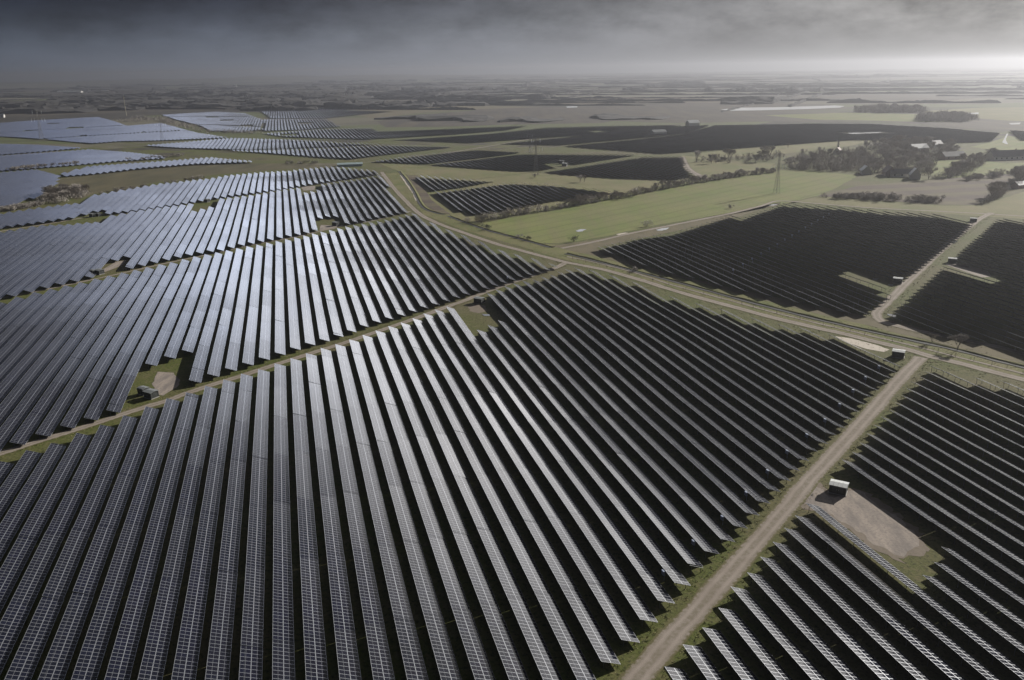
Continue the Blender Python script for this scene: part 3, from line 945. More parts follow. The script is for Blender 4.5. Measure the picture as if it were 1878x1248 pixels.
def make_hut(L=3.6, Wd=2.8, H=2.35, roof='hutroof', name='transformer_hut'):
    root = empty(name, (0, 0, 0))
    mb = MB()
    mb.box((0, 0, 0.12), (L + 0.3, Wd + 0.3, 0.24))
    mb.build('plinth', M['plinth'], root)
    mb = MB()
    mb.box((0, 0, 0.24 + (H - 0.44) / 2), (L, Wd, H - 0.44))
    for s in (-1, 1):                                             # corner ribs and vent slats
        for t in (-1, 1):
            mb.box((s * (L / 2), t * (Wd / 2), 0.24 + (H - 0.44) / 2), (0.14, 0.14, H - 0.46))
    mb.build('wall', M['hutwall'], root)
    mb = MB()
    rw = Wd / 2 + 0.22
    rl = L / 2 + 0.22
    z0, z1 = H - 0.2, H + 0.05
    for s in (-1, 1):                                             # shallow gable roof, two slabs
        p = [Vector((-rl, s * rw, z0)), Vector((rl, s * rw, z0)), Vector((rl, 0, z1)), Vector((-rl, 0, z1))]
        if s > 0:
            p = [p[1], p[0], p[3], p[2]]
        mb.hexa(p + [q + Vector((0, 0, 0.12)) for q in p])
    for k in range(5):
        x = -rl + 0.05 + (2 * rl - 0.1) * k / 4
        for s in (-1, 1):
            mb.bar((x, s * rw, z0 + 0.14), (x, 0, z1 + 0.14), 0.035)
    mb.build('roof', M[roof], root)
    for k in (-1, 1):
        mb = MB()
        mb.box((k * 0.62, -Wd / 2 - 0.025, 0.24 + 1.05), (1.1, 0.05, 2.0))
        d = mb.build('door', M['hutdoor'], root)
        mb = MB()
        mb.box((k * 0.20, -Wd / 2 - 0.075, 1.25), (0.05, 0.05, 0.22))
        mb.build('handle', M['alu'], d)
    mb = MB()
    for k in range(6):
        mb.box((L / 2 + 0.03, 0, 1.1 + k * 0.16), (0.06, 1.1, 0.09))
    mb.build('vent', M['hutdoor'], root)
    return root


hut = make_hut()
hut_grey = make_hut(roof='hutroof_dark')
box2 = make_hut(2.6, 2.2, 2.2, 'hutroof_dark', 'switchgear_box')
HUTS = [
    (hut, 1537, 903, -30, 1.0, 'white-roofed transformer hut on the gravel yard beside the near track', 'hut'),
    (hut, 1647, 655, -30, 1.0, 'dark transformer hut by the track junction beside the sandy patch', 'hut'),
    (hut_grey, 278, 729, -30, 0.95, 'grey-topped transformer hut on the gravel track beside the left yard', 'hut'),
    (box2, 264, 723, -30, 1.0, 'smaller dark box just left of the hut on the left track', 'cabinet'),
    (hut_grey, 183, 503, -30, 1.0, 'small transformer hut in the gap between the second and third fields', 'hut'),
    (box2, 172, 503.5, -30, 1.0, 'dark box beside the hut in the gap at the left edge', 'cabinet'),
    (hut_grey, 879, 556, -30, 1.0, 'dark transformer hut above the green notch in the middle', 'hut'),
    (hut_grey, 616, 414, -30, 1.0, 'dark transformer hut in the green notch of the third field', 'hut'),
    (hut_grey, 380, 371, -30, 1.0, 'small dark hut on the grassy gap between third and fourth fields', 'hut'),
    (hut_grey, 170, 398, -30, 1.0, 'dark hut in the straw-coloured gap near the left hedge', 'hut'),
    (box2, 181, 397, -30, 1.0, 'dark box right of the hut near the left hedge', 'cabinet'),
    (hut, 1646, 519, -30, 1.0, 'white-roofed hut left of the gravel lane beside the puddles', 'hut'),
    (hut, 1746, 482, -30, 1.0, 'white-roofed hut right of the gravel lane beside the grey yard', 'hut'),
    (hut, 1785, 407, -30, 1.0, 'white-roofed hut at the far end of the gravel lane', 'hut'),
    (hut, 1036, 305, -30, 1.3, 'pale hut on the gravel gap behind the pylon', 'hut'),
    (box2, 1030, 301, -30, 1.6, 'pale box left of the hut behind the pylon', 'cabinet'),
]
used = set()
for proto, px, py, rz, sc, lab, cat in HUTS:
    p = at(px, py)
    o = proto if id(proto) not in used else copy_thing(proto)
    used.add(id(proto))
    o.location = p
    o.rotation_euler = (0, 0, rad(rz))
    o.scale = (sc,) * 3
    tag(o, lab, cat, 'transformer huts of the solar park' if cat == 'hut' else 'switchgear boxes beside the huts')

# ------------------------------------------------------------------ buildings of the farm and beyond


CLEAR = []


def clear_of_houses(x, y):
    return all((x - cx) ** 2 + (y - cy) ** 2 > cr_ * cr_ for cx, cy, cr_ in CLEAR)


def house(px, py, L, Wd, H, RH, rz, wall, roof, lab, nm='farmhouse', cat='house', chim=True, wins=3):
    root = empty(nm, at(px, py), rad(rz))
    hp = at(px, py)
    tc_ = Vector((-hp.x, -hp.y, 0)).normalized()
    for k in range(4):
        CLEAR.append((hp.x + tc_.x * k * 11, hp.y + tc_.y * k * 11, max(L, Wd) * 0.6 + 2))
    mb = MB()
    mb.box((0, 0, H / 2), (L, Wd, H))
    for s in (-1, 1):
        x = s * L / 2
        pts = [(x, -Wd / 2, H), (x, Wd / 2, H), (x, 0, H + RH)]
        mb.face(pts if s > 0 else pts[::-1])
    mb.build('wall', M[wall], root)
    mb = MB()
    ol, ow = L / 2 + 0.4, Wd / 2 + 0.45
    zz = H - RH * 0.45 / (Wd / 2)
    for s in (-1, 1):
        p = [Vector((-ol, s * ow, zz)), Vector((ol, s * ow, zz)), Vector((ol, 0, H + RH)), Vector((-ol, 0, H + RH))]
        if s > 0:
            p = [p[1], p[0], p[3], p[2]]
        mb.hexa(p + [q + Vector((0, 0, 0.25)) for q in p])
    rf = mb.build('roof', M[roof], root)
    if chim:
        mb = MB()
        mb.box((L * 0.2, 0, H + RH + 0.5), (0.8, 0.8, 1.8))
        mb.build('chimney', M['brick'], rf)
    for k in range(wins):
        mb = MB()
        x = -L / 2 + L * (k + 0.5) / wins
        mb.box((x, -Wd / 2 - 0.03, H * 0.55), (1.3, 0.06, 1.3))
        mb.build('window', M['glass'], root)
    tag(root, lab, cat)
    return root


house(1587, 319, 14, 8, 3.2, 4, 75, 'white', 'hutroof', 'white gabled house at the left end of the farm trees', cat='house')
house(1630, 322, 16, 9, 3.4, 5, 78, 'brick', 'redroof', 'brick farmhouse with pinkish gable among the bare trees')
house(1652, 324, 18, 8, 3.0, 3.5, -12, 'white', 'greyroof', 'low grey-roofed barn behind the brick farmhouse', 'barn', 'barn', False)
house(1677, 328, 12, 8, 4.0, 5, 70, 'white', 'hutroof', 'white two-gabled house at the end of the farm lane')
house(1683, 277, 22, 10, 3.5, 4, 20, 'white', 'hutroof', 'white-roofed barn deep in the farm trees', 'barn', 'barn', False)
house(1715, 270, 16, 9, 3.5, 4, 30, 'white', 'greyroof', 'small grey-roofed shed at the back of the farm', 'shed', 'shed', False)
house(1745, 292, 26, 11, 3.5, 4, 15, 'brick', 'greyroof', 'dark slate-roofed barn right of the farm trees', 'barn', 'barn', False)
house(1847, 293, 40, 13, 3.8, 5.5, 8, 'white', 'greyroof', 'long dark-roofed house with white walls at the right edge', wins=7)
house(1536, 283, 12, 8, 3.2, 4, 60, 'white', 'redroof', 'small pale cottage at the edge of the wood left of the farm', 'cottage')
house(1868, 345, 12, 6, 2.8, 2.2, 30, 'brick', 'greyroof', 'small dark shelter beyond the diagonal hedge', 'shed', 'shed', False, 0)
house(642, 305, 26, 9, 2.2, 1.2, 10, 'teal', 'teal', 'long low teal shed in the grass gap between the fields', 'shed', 'shed', False, 0)
house(1270, 231, 20, 12, 5, 4, 20, 'white', 'hutroof', 'bright white barn on the far edge of the dark panel fields', 'barn', 'barn', False, 0)
house(1207, 247, 22, 12, 4, 3, 20, 'white', 'hutroof_dark', 'grey barn standing among the far dark panel fields', 'barn', 'barn', False, 0)
for i, (x, y, L) in enumerate(((118, 171.5, 70), (137, 171.5, 50), (146, 171.5, 30))):
    house(x, y, L, 30, 9, 6, 0, 'white', 'hutroof', ('widest of three white halls on the far left plain', 'middle of three white halls on the far left plain', 'smallest of three white halls on the far left plain')[i], 'hall', 'hall', False, 0)
house(193, 170, 40, 20, 8, 6, 5, 'brick', 'hutroof', 'ochre hall right of the white halls on the far left plain', 'hall', 'hall', False, 0)
house(2, 216, 16, 10, 5, 4, 10, 'white', 'hutroof', 'white farmhouse at the far left edge above the pale panels', 'farmhouse', 'house', False, 0)
house(433, 163, 14, 12, 20, 6, 10, 'white', 'hutroof', 'tall white tower house on the distant wooded rise', 'tower', 'tower', False, 0)

# ------------------------------------------------------------------ pylons


def make_pylon(H=31.0, b0=3.6, b1=1.1, mat='pylon'):
    root = empty('lattice_pylon', (0, 0, 0))
    mb = MB()

    def half(z):
        return (b0 + (b1 - b0) * min(1.0, z / (H * 0.62))) / 2
    zs = [0, 3.5, 7, 10.5, 13.5, 16.5, 19, 21.5, 24, 26.5, 29, H]
    for sx, sy in ((-1, -1), (1, -1), (1, 1), (-1, 1)):
        for z0, z1 in zip(zs, zs[1:]):
            mb.bar((sx * half(z0), sy * half(z0), z0), (sx * half(z1), sy * half(z1), z1), 0.085, 0.075)
    cs = [(-1, -1), (1, -1), (1, 1), (-1, 1)]
    for z0, z1 in zip(zs, zs[1:]):
        for k in range(4):
            (ax, ay), (bx, by) = cs[k], cs[(k + 1) % 4]
            h0, h1 = half(z0), half(z1)
            mb.bar((ax * h0, ay * h0, z0), (bx * h1, by * h1, z1), 0.035)
            mb.bar((bx * h0, by * h0, z0), (ax * h1, ay * h1, z1), 0.035)
            mb.bar((ax * h1, ay * h1, z1), (bx * h1, by * h1, z1), 0.06)
    mb.build('tower', M[mat], root)
    for za, ln in ((22.0, 6.2), (H - 1.0, 4.2)):
        mb = MB()
        for s in (-1, 1):
            for sy in (-1, 1):
                mb.bar((s * b1 / 2, sy * b1 / 2, za - 0.7), (s * ln, 0, za), 0.06)
                mb.bar((s * b1 / 2, sy * b1 / 2, za + 0.9), (s * ln, 0, za), 0.05)
        arm = mb.build('crossarm', M[mat], root)
        for s in (-1, 1):
            for q in ((1.0, 0.55) if za < 25 else (1.0,)):
                mb = MB()
                x = s * ln * q
                for k in range(9):
                    z = za - 0.3 - k * 0.36
                    mb.bar((x, 0, z), (x, 0, z - 0.16), 0.22, 0.22, 6)
                    mb.bar((x, 0, z - 0.16), (x, 0, z - 0.36), 0.06, 0.06, 4)
                mb.build('insulator', M['insul'], arm)
    return root


py0 = make_pylon()
PYL = [(1424, 355, 20, 1.0, 'tall lattice pylon standing in the green field near the dark panels'), (983, 316, 20, 1.05, 'dark lattice pylon at the edge of the dark middle panel field'),
       (972, 284, 20, 0.75, 'smaller sunlit pylon on the pale gap behind the middle field'), (298, 258, 20, 1.15, 'lattice pylon before the pale far field at left'),
       (77, 257, 20, 1.5, 'dark pylon rising from the leftmost pale panel field'), (453, 201, 20, 1.25, 'thin distant pylon left of the far panel rows'),
       (640, 194, 20, 1.7, 'faint distant pylon behind the far panel rows')]
for i, (px, py, rz, sc, lab) in enumerate(PYL):
    o = py0 if i == 0 else copy_thing(py0)
    o.location = at(px, py)
    o.rotation_euler = (0, 0, rad(rz))
    o.scale = (sc,) * 3
    tag(o, lab, 'pylon', 'lattice pylons of the power line')
mb = MB()
mb.bar((0, 0, 0), (0, 0, 44), 0.9, 0.5, 8)
mb.bar((0, 0, 44), (0, 0, 50), 0.3, 0.2, 6)
for z in (15, 30, 43):
    mb.bar((0, 0, z), (0, 0, z + 0.5), 1.4, 1.4, 8)
o = mb.build('mast', M['mast'], loc=at(232, 213))
tag(o, 'slim pale yellow mast at the back of the far left panels', 'mast')

# ------------------------------------------------------------------ fence along the long track
fp = [p for p in smooth_line([at(*q) for q in [(1050, 476), (1170, 508), (1340, 554), (1530, 602), (1690, 640), (1878, 685), (1990, 712)]], 5.0)]
fr = empty('wire_fence', fp[0])
tag(fr, 'thin wire fence on wooden posts between ditch and long track', 'fence')
acc, last = 0.0, None
posts = []
for p in fp:
    if last is None or (p - last).length >= 5.5:
        posts.append(p)
        last = p
posts = posts[:96]
for p in posts:
    mb = MB()
    q = p - fp[0]
    mb.bar((q.x, q.y, 0), (q.x, q.y, 1.6), 0.07, 0.06, 5)
    mb.build('post', M['post'], fr)
mb = MB()
for a, b_ in zip(posts, posts[1:]):
    for z in (0.5, 1.0, 1.5):
        mb.bar(a - fp[0] + Vector((0, 0, z)), b_ - fp[0] + Vector((0, 0, z)), 0.008, n=3)
mb.build('wire', M['steel'], fr)

# ------------------------------------------------------------------ trees


def grow(mb_t, mb_c, p, d, ln, r, depth, rr, twig, spread):
    q = p + d * ln
    mb_t.bar(p, q, r, r * 0.68, 5 if depth > 2 else 3)
    if depth <= 3:
        for _ in range(twig):
            t = rr.uniform(0.2, 1.0)
            a = p.lerp(q, t)
            e = (d + Vector((rr.uniform(-1, 1), rr.uniform(-1, 1), rr.uniform(-0.5, 1))) * 1.1).normalized()
            l2 = ln * rr.uniform(0.7, 1.5)
            b_ = a + e * l2
            s = e.orthogonal().normalized() * (0.022 + 0.008 * l2)
            mb_c.face([a - s, a + s, b_])
            m = a.lerp(b_, 0.5)
            for _k in range(2):
                e2 = (e + Vector((rr.uniform(-1, 1), rr.uniform(-1, 1), rr.uniform(-1, 1)))).normalized() * l2 * 0.6
                s2 = e2.orthogonal().normalized() * 0.035
                mb_c.face([m - s2, m + s2, m + e2])
    if depth == 0:
        return
    for k in range(rr.choice((2, 3, 3))):
        e = (d + Vector((rr.uniform(-1, 1), rr.uniform(-1, 1), rr.uniform(-0.25, 0.6))) * spread).normalized()
        grow(mb_t, mb_c, q, e, ln * rr.uniform(0.62, 0.85), r * 0.62, depth - 1, rr, twig, spread)


def make_tree(seed, h=9.0, depth=4, twig=5, spread=0.8, name='bare_tree'):
    rr = random.Random(seed)
    root = empty(name, (0, 0, 0))
    t, c = MB(), MB()
    tr = h * 0.09
    t.bar((0, 0, -0.2), (0, 0, tr), h * 0.030, h * 0.024, 7)
    for k in range(rr.choice((3, 4))):
        a = 2 * math.pi * (k + rr.random() * 0.5) / 3.5
        d = Vector((math.cos(a) * 0.5 * spread, math.sin(a) * 0.5 * spread, 1)).normalized()
        grow(t, c, Vector((0, 0, tr * rr.uniform(0.75, 1.0))), d, h * 0.26, h * 0.017, depth, rr, twig, spread)
    t.build('trunk', M['bark'], root)
    c.build('crown', M['twig'], root)
    return root


def make_shrub(seed, h=3.0, name='shrub', mat='shrub', n=420, wide=1.2):
    rr = random.Random(seed)
    root = empty(name, (0, 0, 0))
    t, c = MB(), MB()
    blobs = [Vector((rr.gauss(0, 0.32) * h * wide, rr.gauss(0, 0.32) * h * wide, h * rr.uniform(0.3, 0.75))) for _ in range(9)]
    for b_ in blobs:
        t.bar((b_.x * 0.2, b_.y * 0.2, -0.1), b_, 0.05, 0.02, 4)
    for _ in range(n):
        b_ = rr.choice(blobs)
        v = Vector((rr.gauss(0, 1), rr.gauss(0, 1), rr.gauss(0, 0.8))).normalized() * h * 0.3 * rr.random() ** 0.4
        p = b_ + v
        p.z = max(0.05, p.z)
        s = rr.uniform(0.08, 0.2) * h / 3
        a = Vector((rr.gauss(0, 1), rr.gauss(0, 1), rr.gauss(0, 1))).normalized()
        e = a.orthogonal().normalized()
        c.face([p - a * s, p + e * s * 0.7, p + a * s, p - e * s * 0.7])
    t.build('stem', M['bark'], root)
    c.build('foliage', M[mat], root)
    return root


def make_conifer(seed, h=11.0):
    rr = random.Random(seed)
    root = empty('conifer_tree', (0, 0, 0))
    t, c = MB(), MB()
    t.bar((0, 0, -0.2), (0, 0, h * 0.95), h * 0.02, 0.02, 6)
    for _ in range(900):
        z = h * (0.08 + 0.9 * rr.random() ** 1.3)
        rmax = h * 0.22 * (1 - z / h) ** 0.8 + 0.15
        a = rr.random() * 6.283
        r_ = rmax * (0.35 + 0.65 * rr.random())
        p = Vector((math.cos(a) * r_, math.sin(a) * r_, z - r_ * 0.3))
        o_ = Vector((math.cos(a), math.sin(a), -0.4)) * rr.uniform(0.3, 0.7)
        s = Vector((-math.sin(a), math.cos(a), 0)) * rr.uniform(0.12, 0.28)
        c.face([p - o_ * 0.5 - s, p - o_ * 0.5 + s, p + o_])
    t.build('trunk', M['bark'], root)
    c.build('crown', M['conifer'], root)
    return root


T = [make_tree(s, 9.0, 4, tw, sp) for s, tw, sp in ((3, 5, 0.62), (5, 5, 0.72), (8, 6, 0.55), (13, 5, 0.80))]
SH = [make_shrub(s, 3.0, 'bare_shrub', 'twig', 520, w_) for s, w_ in ((2, 1.0), (4, 1.4))]
GS = [make_shrub(6, 3.0)]
CO = [make_conifer(9)]
first_used = set()


def put(proto, p, h_scale, rz, lab, cat, group):
    o = proto if id(proto) not in first_used else copy_thing(proto)
    first_used.add(id(proto))
    o.location = p
    o.rotation_euler = (0, 0, rz)
    o.scale = (h_scale * rng.uniform(0.92, 1.1), h_scale * rng.uniform(0.92, 1.1), h_scale)
    tag(o, lab, cat, group)
    return o


# single trees one can point at
big = make_tree(21, 6.0, 5, 4, 0.66)
big.location = at(1756, 643)
tag(big, 'large bare spreading tree beside the ditch at the right edge', 'tree')
first_used.add(id(big))
put(T[0], at(1709, 630), 0.42, 1.0, 'tiny bare sapling left of the large bare tree', 'tree', None)
put(SH[0], at(1186, 416), 1.5, 0.5, 'round bare bush on the edge of the green field by the farm track', 'bush', None)
put(GS[0], at(1052, 443), 1.3, 0.2, 'dark green bush at the lower corner of the green field', 'bush', None)
put(SH[1], at(1340, 383), 1.0, 2.2, 'lone small bush on the farm track above the dark panels', 'bush', None)
put(SH[0], at(857, 408), 1.2, 1.1, 'reddish bush at the left tip of the field hedge', 'bush', None)
put(GS[0], at(892, 422), 1.25, 2.6, 'dark bush on the ditch at the left edge of the green field', 'bush', None)
put(SH[1], at(950, 437), 0.9, 0.3, 'low bush on the ditch beside the panel corner, left of its twin', 'bush', None)
put(GS[0], at(966, 441), 0.95, 1.9, 'dark low bush on the ditch, right of its twin', 'bush', None)
put(SH[0], at(1165, 498), 0.9, 1.4, 'small bare bush on the ditch bank before the dark field', 'bush', None)
put(T[1], at(1064, 334), 0.75, 0.4, 'left of two small trees standing in the meadow', 'tree', None)
put(T[2], at(1072, 334), 0.7, 1.4, 'right of two small trees standing in the meadow', 'tree', None)
put(SH[1], at(980, 326), 1.6, 0.0, 'dark bush clump in the meadow below the middle pylon', 'bush', None)
put(T[0], at(1445, 272), 0.7, 0.6, 'lone reddish tree on the pale strip before the wood', 'tree', None)
put(CO[0], at(1537, 270), 1.0, 0.0, 'lone dark conifer on the pale strip left of the farm', 'tree', None)

# hedge along the far side of the green field
HEDGE = [(872, 408), (930, 398), (985, 389), (1040, 381), (1100, 370), (1170, 357), (1240, 343), (1300, 332), (1370, 322), (1425, 316)]
HP = smooth_line([at(*q) for q in HEDGE], 6.5)
n = len(HP)
for i, p in enumerate(HP):
    f = i / n
    q = p + Vector((rng.uniform(-1.6, 1.6), rng.uniform(-1.6, 1.6), 0))
    if f > 0.50 and rng.random() < 0.5 or 0.22 < f < 0.34:
        put(T[rng.randrange(4)], q, rng.uniform(0.55, 0.95), rng.uniform(0, 6), 'bare tree in the hedge along the green field', 'tree', 'trees of the hedge along the green field')
    if rng.random() < 0.95:
        put(SH[i % 2], q + Vector((rng.uniform(-2, 2), rng.uniform(-1, 1), 0)), rng.uniform(1.3, 2.2), rng.uniform(0, 6), 'bare bush in the hedge along the green field', 'bush', 'bushes of the hedge along the green field')


def in_poly(x, y, poly):
    c = False
    j = len(poly) - 1
    for i in range(len(poly)):
        (x0, y0), (x1, y1) = poly[i], poly[j]
        if (y0 > y) != (y1 > y) and x < (x1 - x0) * (y - y0) / (y1 - y0) + x0:
            c = not c
        j = i
    return c


def scatter(poly, count, protos, smin, smax, lab, cat, group):
    P = [at(*q) for q in poly]
    pl = [(p.x, p.y) for p in P]
    x0, x1 = min(p[0] for p in pl), max(p[0] for p in pl)
    y0, y1 = min(p[1] for p in pl), max(p[1] for p in pl)
    k = 0
    for _ in range(count * 60):
        x, y = rng.uniform(x0, x1), rng.uniform(y0, y1)
        if in_poly(x, y, pl) and clear_of_houses(x, y):
            pr = rng.choice(protos)
            kd = 'tree' if 'tree' in pr.name else 'bush'
            put(pr, Vector((x, y, 0)), rng.uniform(smin, smax), rng.uniform(0, 6.28), lab.replace(cat, kd, 1), kd,
                ('trees' if kd == 'tree' else 'bushes') + group[len(group.split()[0]):])
            k += 1
            if k >= count:
                break


WOOD_L = [(1440, 300), (1470, 288), (1540, 281), (1580, 279), (1600, 300), (1580, 316), (1500, 314), (1450, 313)]
WOOD_F = [(1570, 273), (1620, 271), (1680, 288), (1720, 300), (1705, 322), (1640, 325), (1590, 316), (1580, 300)]
WOOD_B = [(1600, 268), (1660, 263), (1740, 268), (1760, 285), (1700, 296), (1640, 280)]
WOOD_R = [(1740, 322), (1765, 302), (1800, 291), (1820, 281), (1826, 286), (1790, 312), (1760, 326), (1700, 330)]
FOOT = [(1505, 361), (1560, 360), (1640, 364), (1725, 371), (1728, 375), (1640, 369), (1520, 365)]
DIAG = [(1798, 379), (1830, 355), (1870, 328), (1885, 322), (1887, 330), (1842, 357), (1803, 380)]
MIDH = [(1270, 296), (1340, 290), (1430, 280), (1440, 290), (1400, 298), (1290, 302)]
THICK = [(66, 374), (100, 352), (150, 347), (164, 356), (150, 365), (100, 376)]
LEFTH = [(-20, 389), (30, 383), (70, 376), (72, 378), (30, 386), (-20, 393)]
LAKEW = [(1560, 206), (1590, 202), (1640, 200), (1690, 203), (1700, 207), (1620, 209)]
COPSE = [(1672, 222), (1690, 216), (1720, 213), (1780, 217), (1794, 221), (1770, 224), (1690, 224)]
BELT = [(210, 222), (260, 215), (300, 217), (340, 229), (390, 241), (480, 245), (470, 247), (380, 246), (330, 236), (290, 223), (230, 226)]
scatter(WOOD_L, 38, T + SH, 0.8, 1.25, 'bare tree in the dense wood left of the farm', 'tree', 'trees of the wood left of the farm')
scatter(WOOD_F, 46, T, 0.9, 1.4, 'tall bare tree among the farm houses', 'tree', 'trees among the farm houses')
scatter(WOOD_B, 34, T, 1.0, 1.5, 'bare tree behind the farm houses', 'tree', 'trees behind the farm houses')
scatter(WOOD_R, 22, T, 0.9, 1.4, 'bare tree between the farm and the long house', 'tree', 'trees between farm and long house')
scatter(FOOT, 30, SH, 1.2, 2.0, 'bush in the hedge along the foot of the brown field', 'bush', 'bushes of the hedge below the brown field')
scatter(DIAG, 24, SH + T[:2], 1.1, 1.7, 'bush in the diagonal hedge at the right edge', 'bush', 'bushes of the diagonal hedge')
scatter([(1762, 328), (1800, 322), (1860, 318), (1862, 322), (1770, 334)], 22, SH, 1.2, 1.9, 'bush on the grassy edge above the brown field', 'bush', 'bushes above the brown field')
scatter(MIDH, 20, SH + T[:2], 1.0, 1.6, 'bush in the hedge left of the farm wood', 'bush', 'bushes of the hedge left of the wood')
scatter(THICK, 40, T + SH, 0.7, 1.1, 'bare tree in the brown thicket at the left edge', 'tree', 'trees of the thicket at the left edge')
scatter(LEFTH, 26, SH, 1.0, 1.6, 'bush in the dark hedge left of the thicket', 'bush', 'bushes of the hedge left of the thicket')
scatter([(160, 361), (240, 346), (300, 337), (400, 322), (400, 324), (300, 339), (200, 355)], 30, SH, 0.6, 1.3, 'low bush along the lower edge of the rough grass', 'bush', 'bushes below the rough grass')
scatter([(0, 314), (56, 308), (130, 302), (150, 299), (150, 301), (70, 309), (0, 316)], 34, SH, 1.0, 1.6, 'bush on the ridge between the pale left fields', 'bush', 'bushes on the ridge between pale fields')
scatter([(210, 296), (300, 288), (340, 285), (340, 287), (260, 294)], 26, SH, 0.9, 1.4, 'bush in the line between two pale left fields', 'bush', 'bushes between two pale left fields')
scatter(BELT, 16, SH, 1.6, 2.6, 'bush in the dark belt across the far left fields', 'bush', 'bushes of the belt in the far left fields')
scatter([(520, 300), (560, 297), (585, 298), (580, 303), (530, 304)], 16, SH + GS, 0.8, 1.3, 'bush beside the teal shed in the grass gap', 'bush', 'bushes near the teal shed')
scatter(LAKEW, 30, T, 1.2, 1.8, 'tree in the far wood right of the lake', 'tree', 'trees of the wood right of the lake')
scatter(COPSE, 30, T, 1.1, 1.6, 'tree in the far copse beside the pale field', 'tree', 'trees of the copse beside the pale field')

# the tangle of saplings and brush that fills those woods from the ground up: one mass
ub = MB()
r6 = random.Random(17)


def brush(poly, count, hmin, hmax, per=46, rad_=3.2, wid=0.16):
    P = [at(*q) for q in poly]
    pl = [(p.x, p.y) for p in P]
    x0, x1 = min(p[0] for p in pl), max(p[0] for p in pl)
    y0, y1 = min(p[1] for p in pl), max(p[1] for p in pl)
    k = 0
    for _ in range(count * 80):
        x, y = r6.uniform(x0, x1), r6.uniform(y0, y1)
        if not in_poly(x, y, pl) or not clear_of_houses(x, y):
            continue
        k += 1
        h = r6.uniform(hmin, hmax)
        for _j in range(per):
            a = r6.random() * 6.283
            q = rad_ * math.sqrt(r6.random())
            b_ = Vector((x + q * math.cos(a), y + q * math.sin(a), 0))
            z = h * r6.random() ** 1.3 * 0.75
            b_.z = z
            l_ = h * r6.uniform(0.22, 0.5)
            d = Vector((r6.gauss(0, 0.55), r6.gauss(0, 0.55), 1)).normalized()
            s = Vector((-math.sin(a), math.cos(a), 0)) * wid * r6.uniform(0.6, 1.5)
            ub.face([b_ - s, b_ + s, b_ + d * l_])
        if k >= count:
            break


brush(WOOD_L, 380, 4, 8)
brush(WOOD_F, 300, 3, 7)
brush(WOOD_B, 220, 4, 8)
brush(WOOD_R, 120, 3, 7)
brush(MIDH, 60, 3, 6)
brush(DIAG, 50, 3, 5)
brush(FOOT, 70, 2, 4, rad_=2.2)
brush(THICK, 130, 3, 6.5)
brush([(872, 409), (985, 390), (1100, 371), (1240, 344), (1370, 323), (1425, 317), (1425, 314.5), (1370, 320.5), (1240, 341.5), (1100, 368), (985, 387), (872, 406)], 110, 2.0, 4.5, rad_=1.8)
brush(LEFTH, 60, 2, 4.5, rad_=2.2)
brush(LAKEW, 260, 8, 14, 34, 6.0, 0.4)
brush(COPSE, 240, 8, 13, 34, 6.0, 0.4)
brush(BELT, 160, 4, 7, 34, 5.0, 0.3)
o = ub.build('undergrowth', M['twig'])
tag(o, 'grey-brown brush and saplings filling the woods, hedges and thickets', 'undergrowth', kind='stuff')

# rough grass tufts on the verges of the tracks and the ditch
tb_ = MB()
r7 = random.Random(23)


def tufts(P, lo, hi, per_m, sides=(-1, 1), hmin=0.08, hmax=0.26):
    for a, b_ in zip(P, P[1:]):
        d = b_ - a
        L_ = d.length
        if L_ < 1e-4:
            continue
        d.normalize()
        nn = Vector((-d.y, d.x, 0))
        for _ in range(int(L_ * per_m + r7.random())):
            off = lo + (hi - lo) * r7.random() ** 1.2
            p = a + d * (r7.random() * L_) + nn * (r7.choice(sides) * off)
            for _k in range(5):
                t = r7.random() * 6.283
                h = r7.uniform(hmin, hmax)
                s_ = Vector((math.cos(t), math.sin(t), 0))
                q = p + Vector((r7.uniform(-0.35, 0.35), r7.uniform(-0.35, 0.35), 0))
                tip = q + Vector((r7.gauss(0, 0.15), r7.gauss(0, 0.15), h))
                tb_.face([q - s_ * 0.09, q + s_ * 0.09, tip])


tufts(TP[3], 2.7, 5.0, 3.0)
tufts(TP[4], 2.6, 8.5, 3.2)
tufts(TP[0], 2.1, 3.4, 1.6)
tufts(TP[5], 2.6, 4.5, 1.5)
tufts(TP[6], 2.2, 5.0, 1.2)
for P in DP:
    tufts(P, 1.0, 6.5, 2.4, hmax=0.32)
o = tb_.build('grass_tufts', M['tuft'])
tag(o, 'rough grass tufts on the verges of the tracks and the ditch', 'grass', kind='stuff')

# ------------------------------------------------------------------ woods and hedges out to the horizon (nobody could count them)
fw = MB()
r3 = random.Random(5)


def ridge(p, d, length, width, h, seg):
    n = Vector((-d.y, d.x, 0))
    ph = r3.random() * 99
    prev = None
    for k in range(seg + 1):
        c = p + d * (length * (k / seg - 0.5)) + n * (math.sin(ph + k * 0.9) * width * 0.25)
        e = 0.25 if k in (0, seg) else 1.0
        cur = []
        for q, zz in ((-1.0, 0.0), (-0.96, 0.8), (-0.6, 0.9), (-0.2, 0.95), (0.2, 0.9), (0.6, 0.95), (0.95, 0.8), (1.0, 0.0)):
            j = r3.uniform(0.5, 1.3) * (0.85 + 0.3 * math.sin(ph * 3 + k * 0.37))
            cur.append((c.x + n.x * width / 2 * q * e, c.y + n.y * width / 2 * q * e, zz * h * e * j))
        if prev:
            for a in range(7):
                fw.face([prev[a], cur[a], cur[a + 1], prev[a + 1]])
        else:
            fw.face(cur)
        prev = cur
    fw.face(prev[::-1])


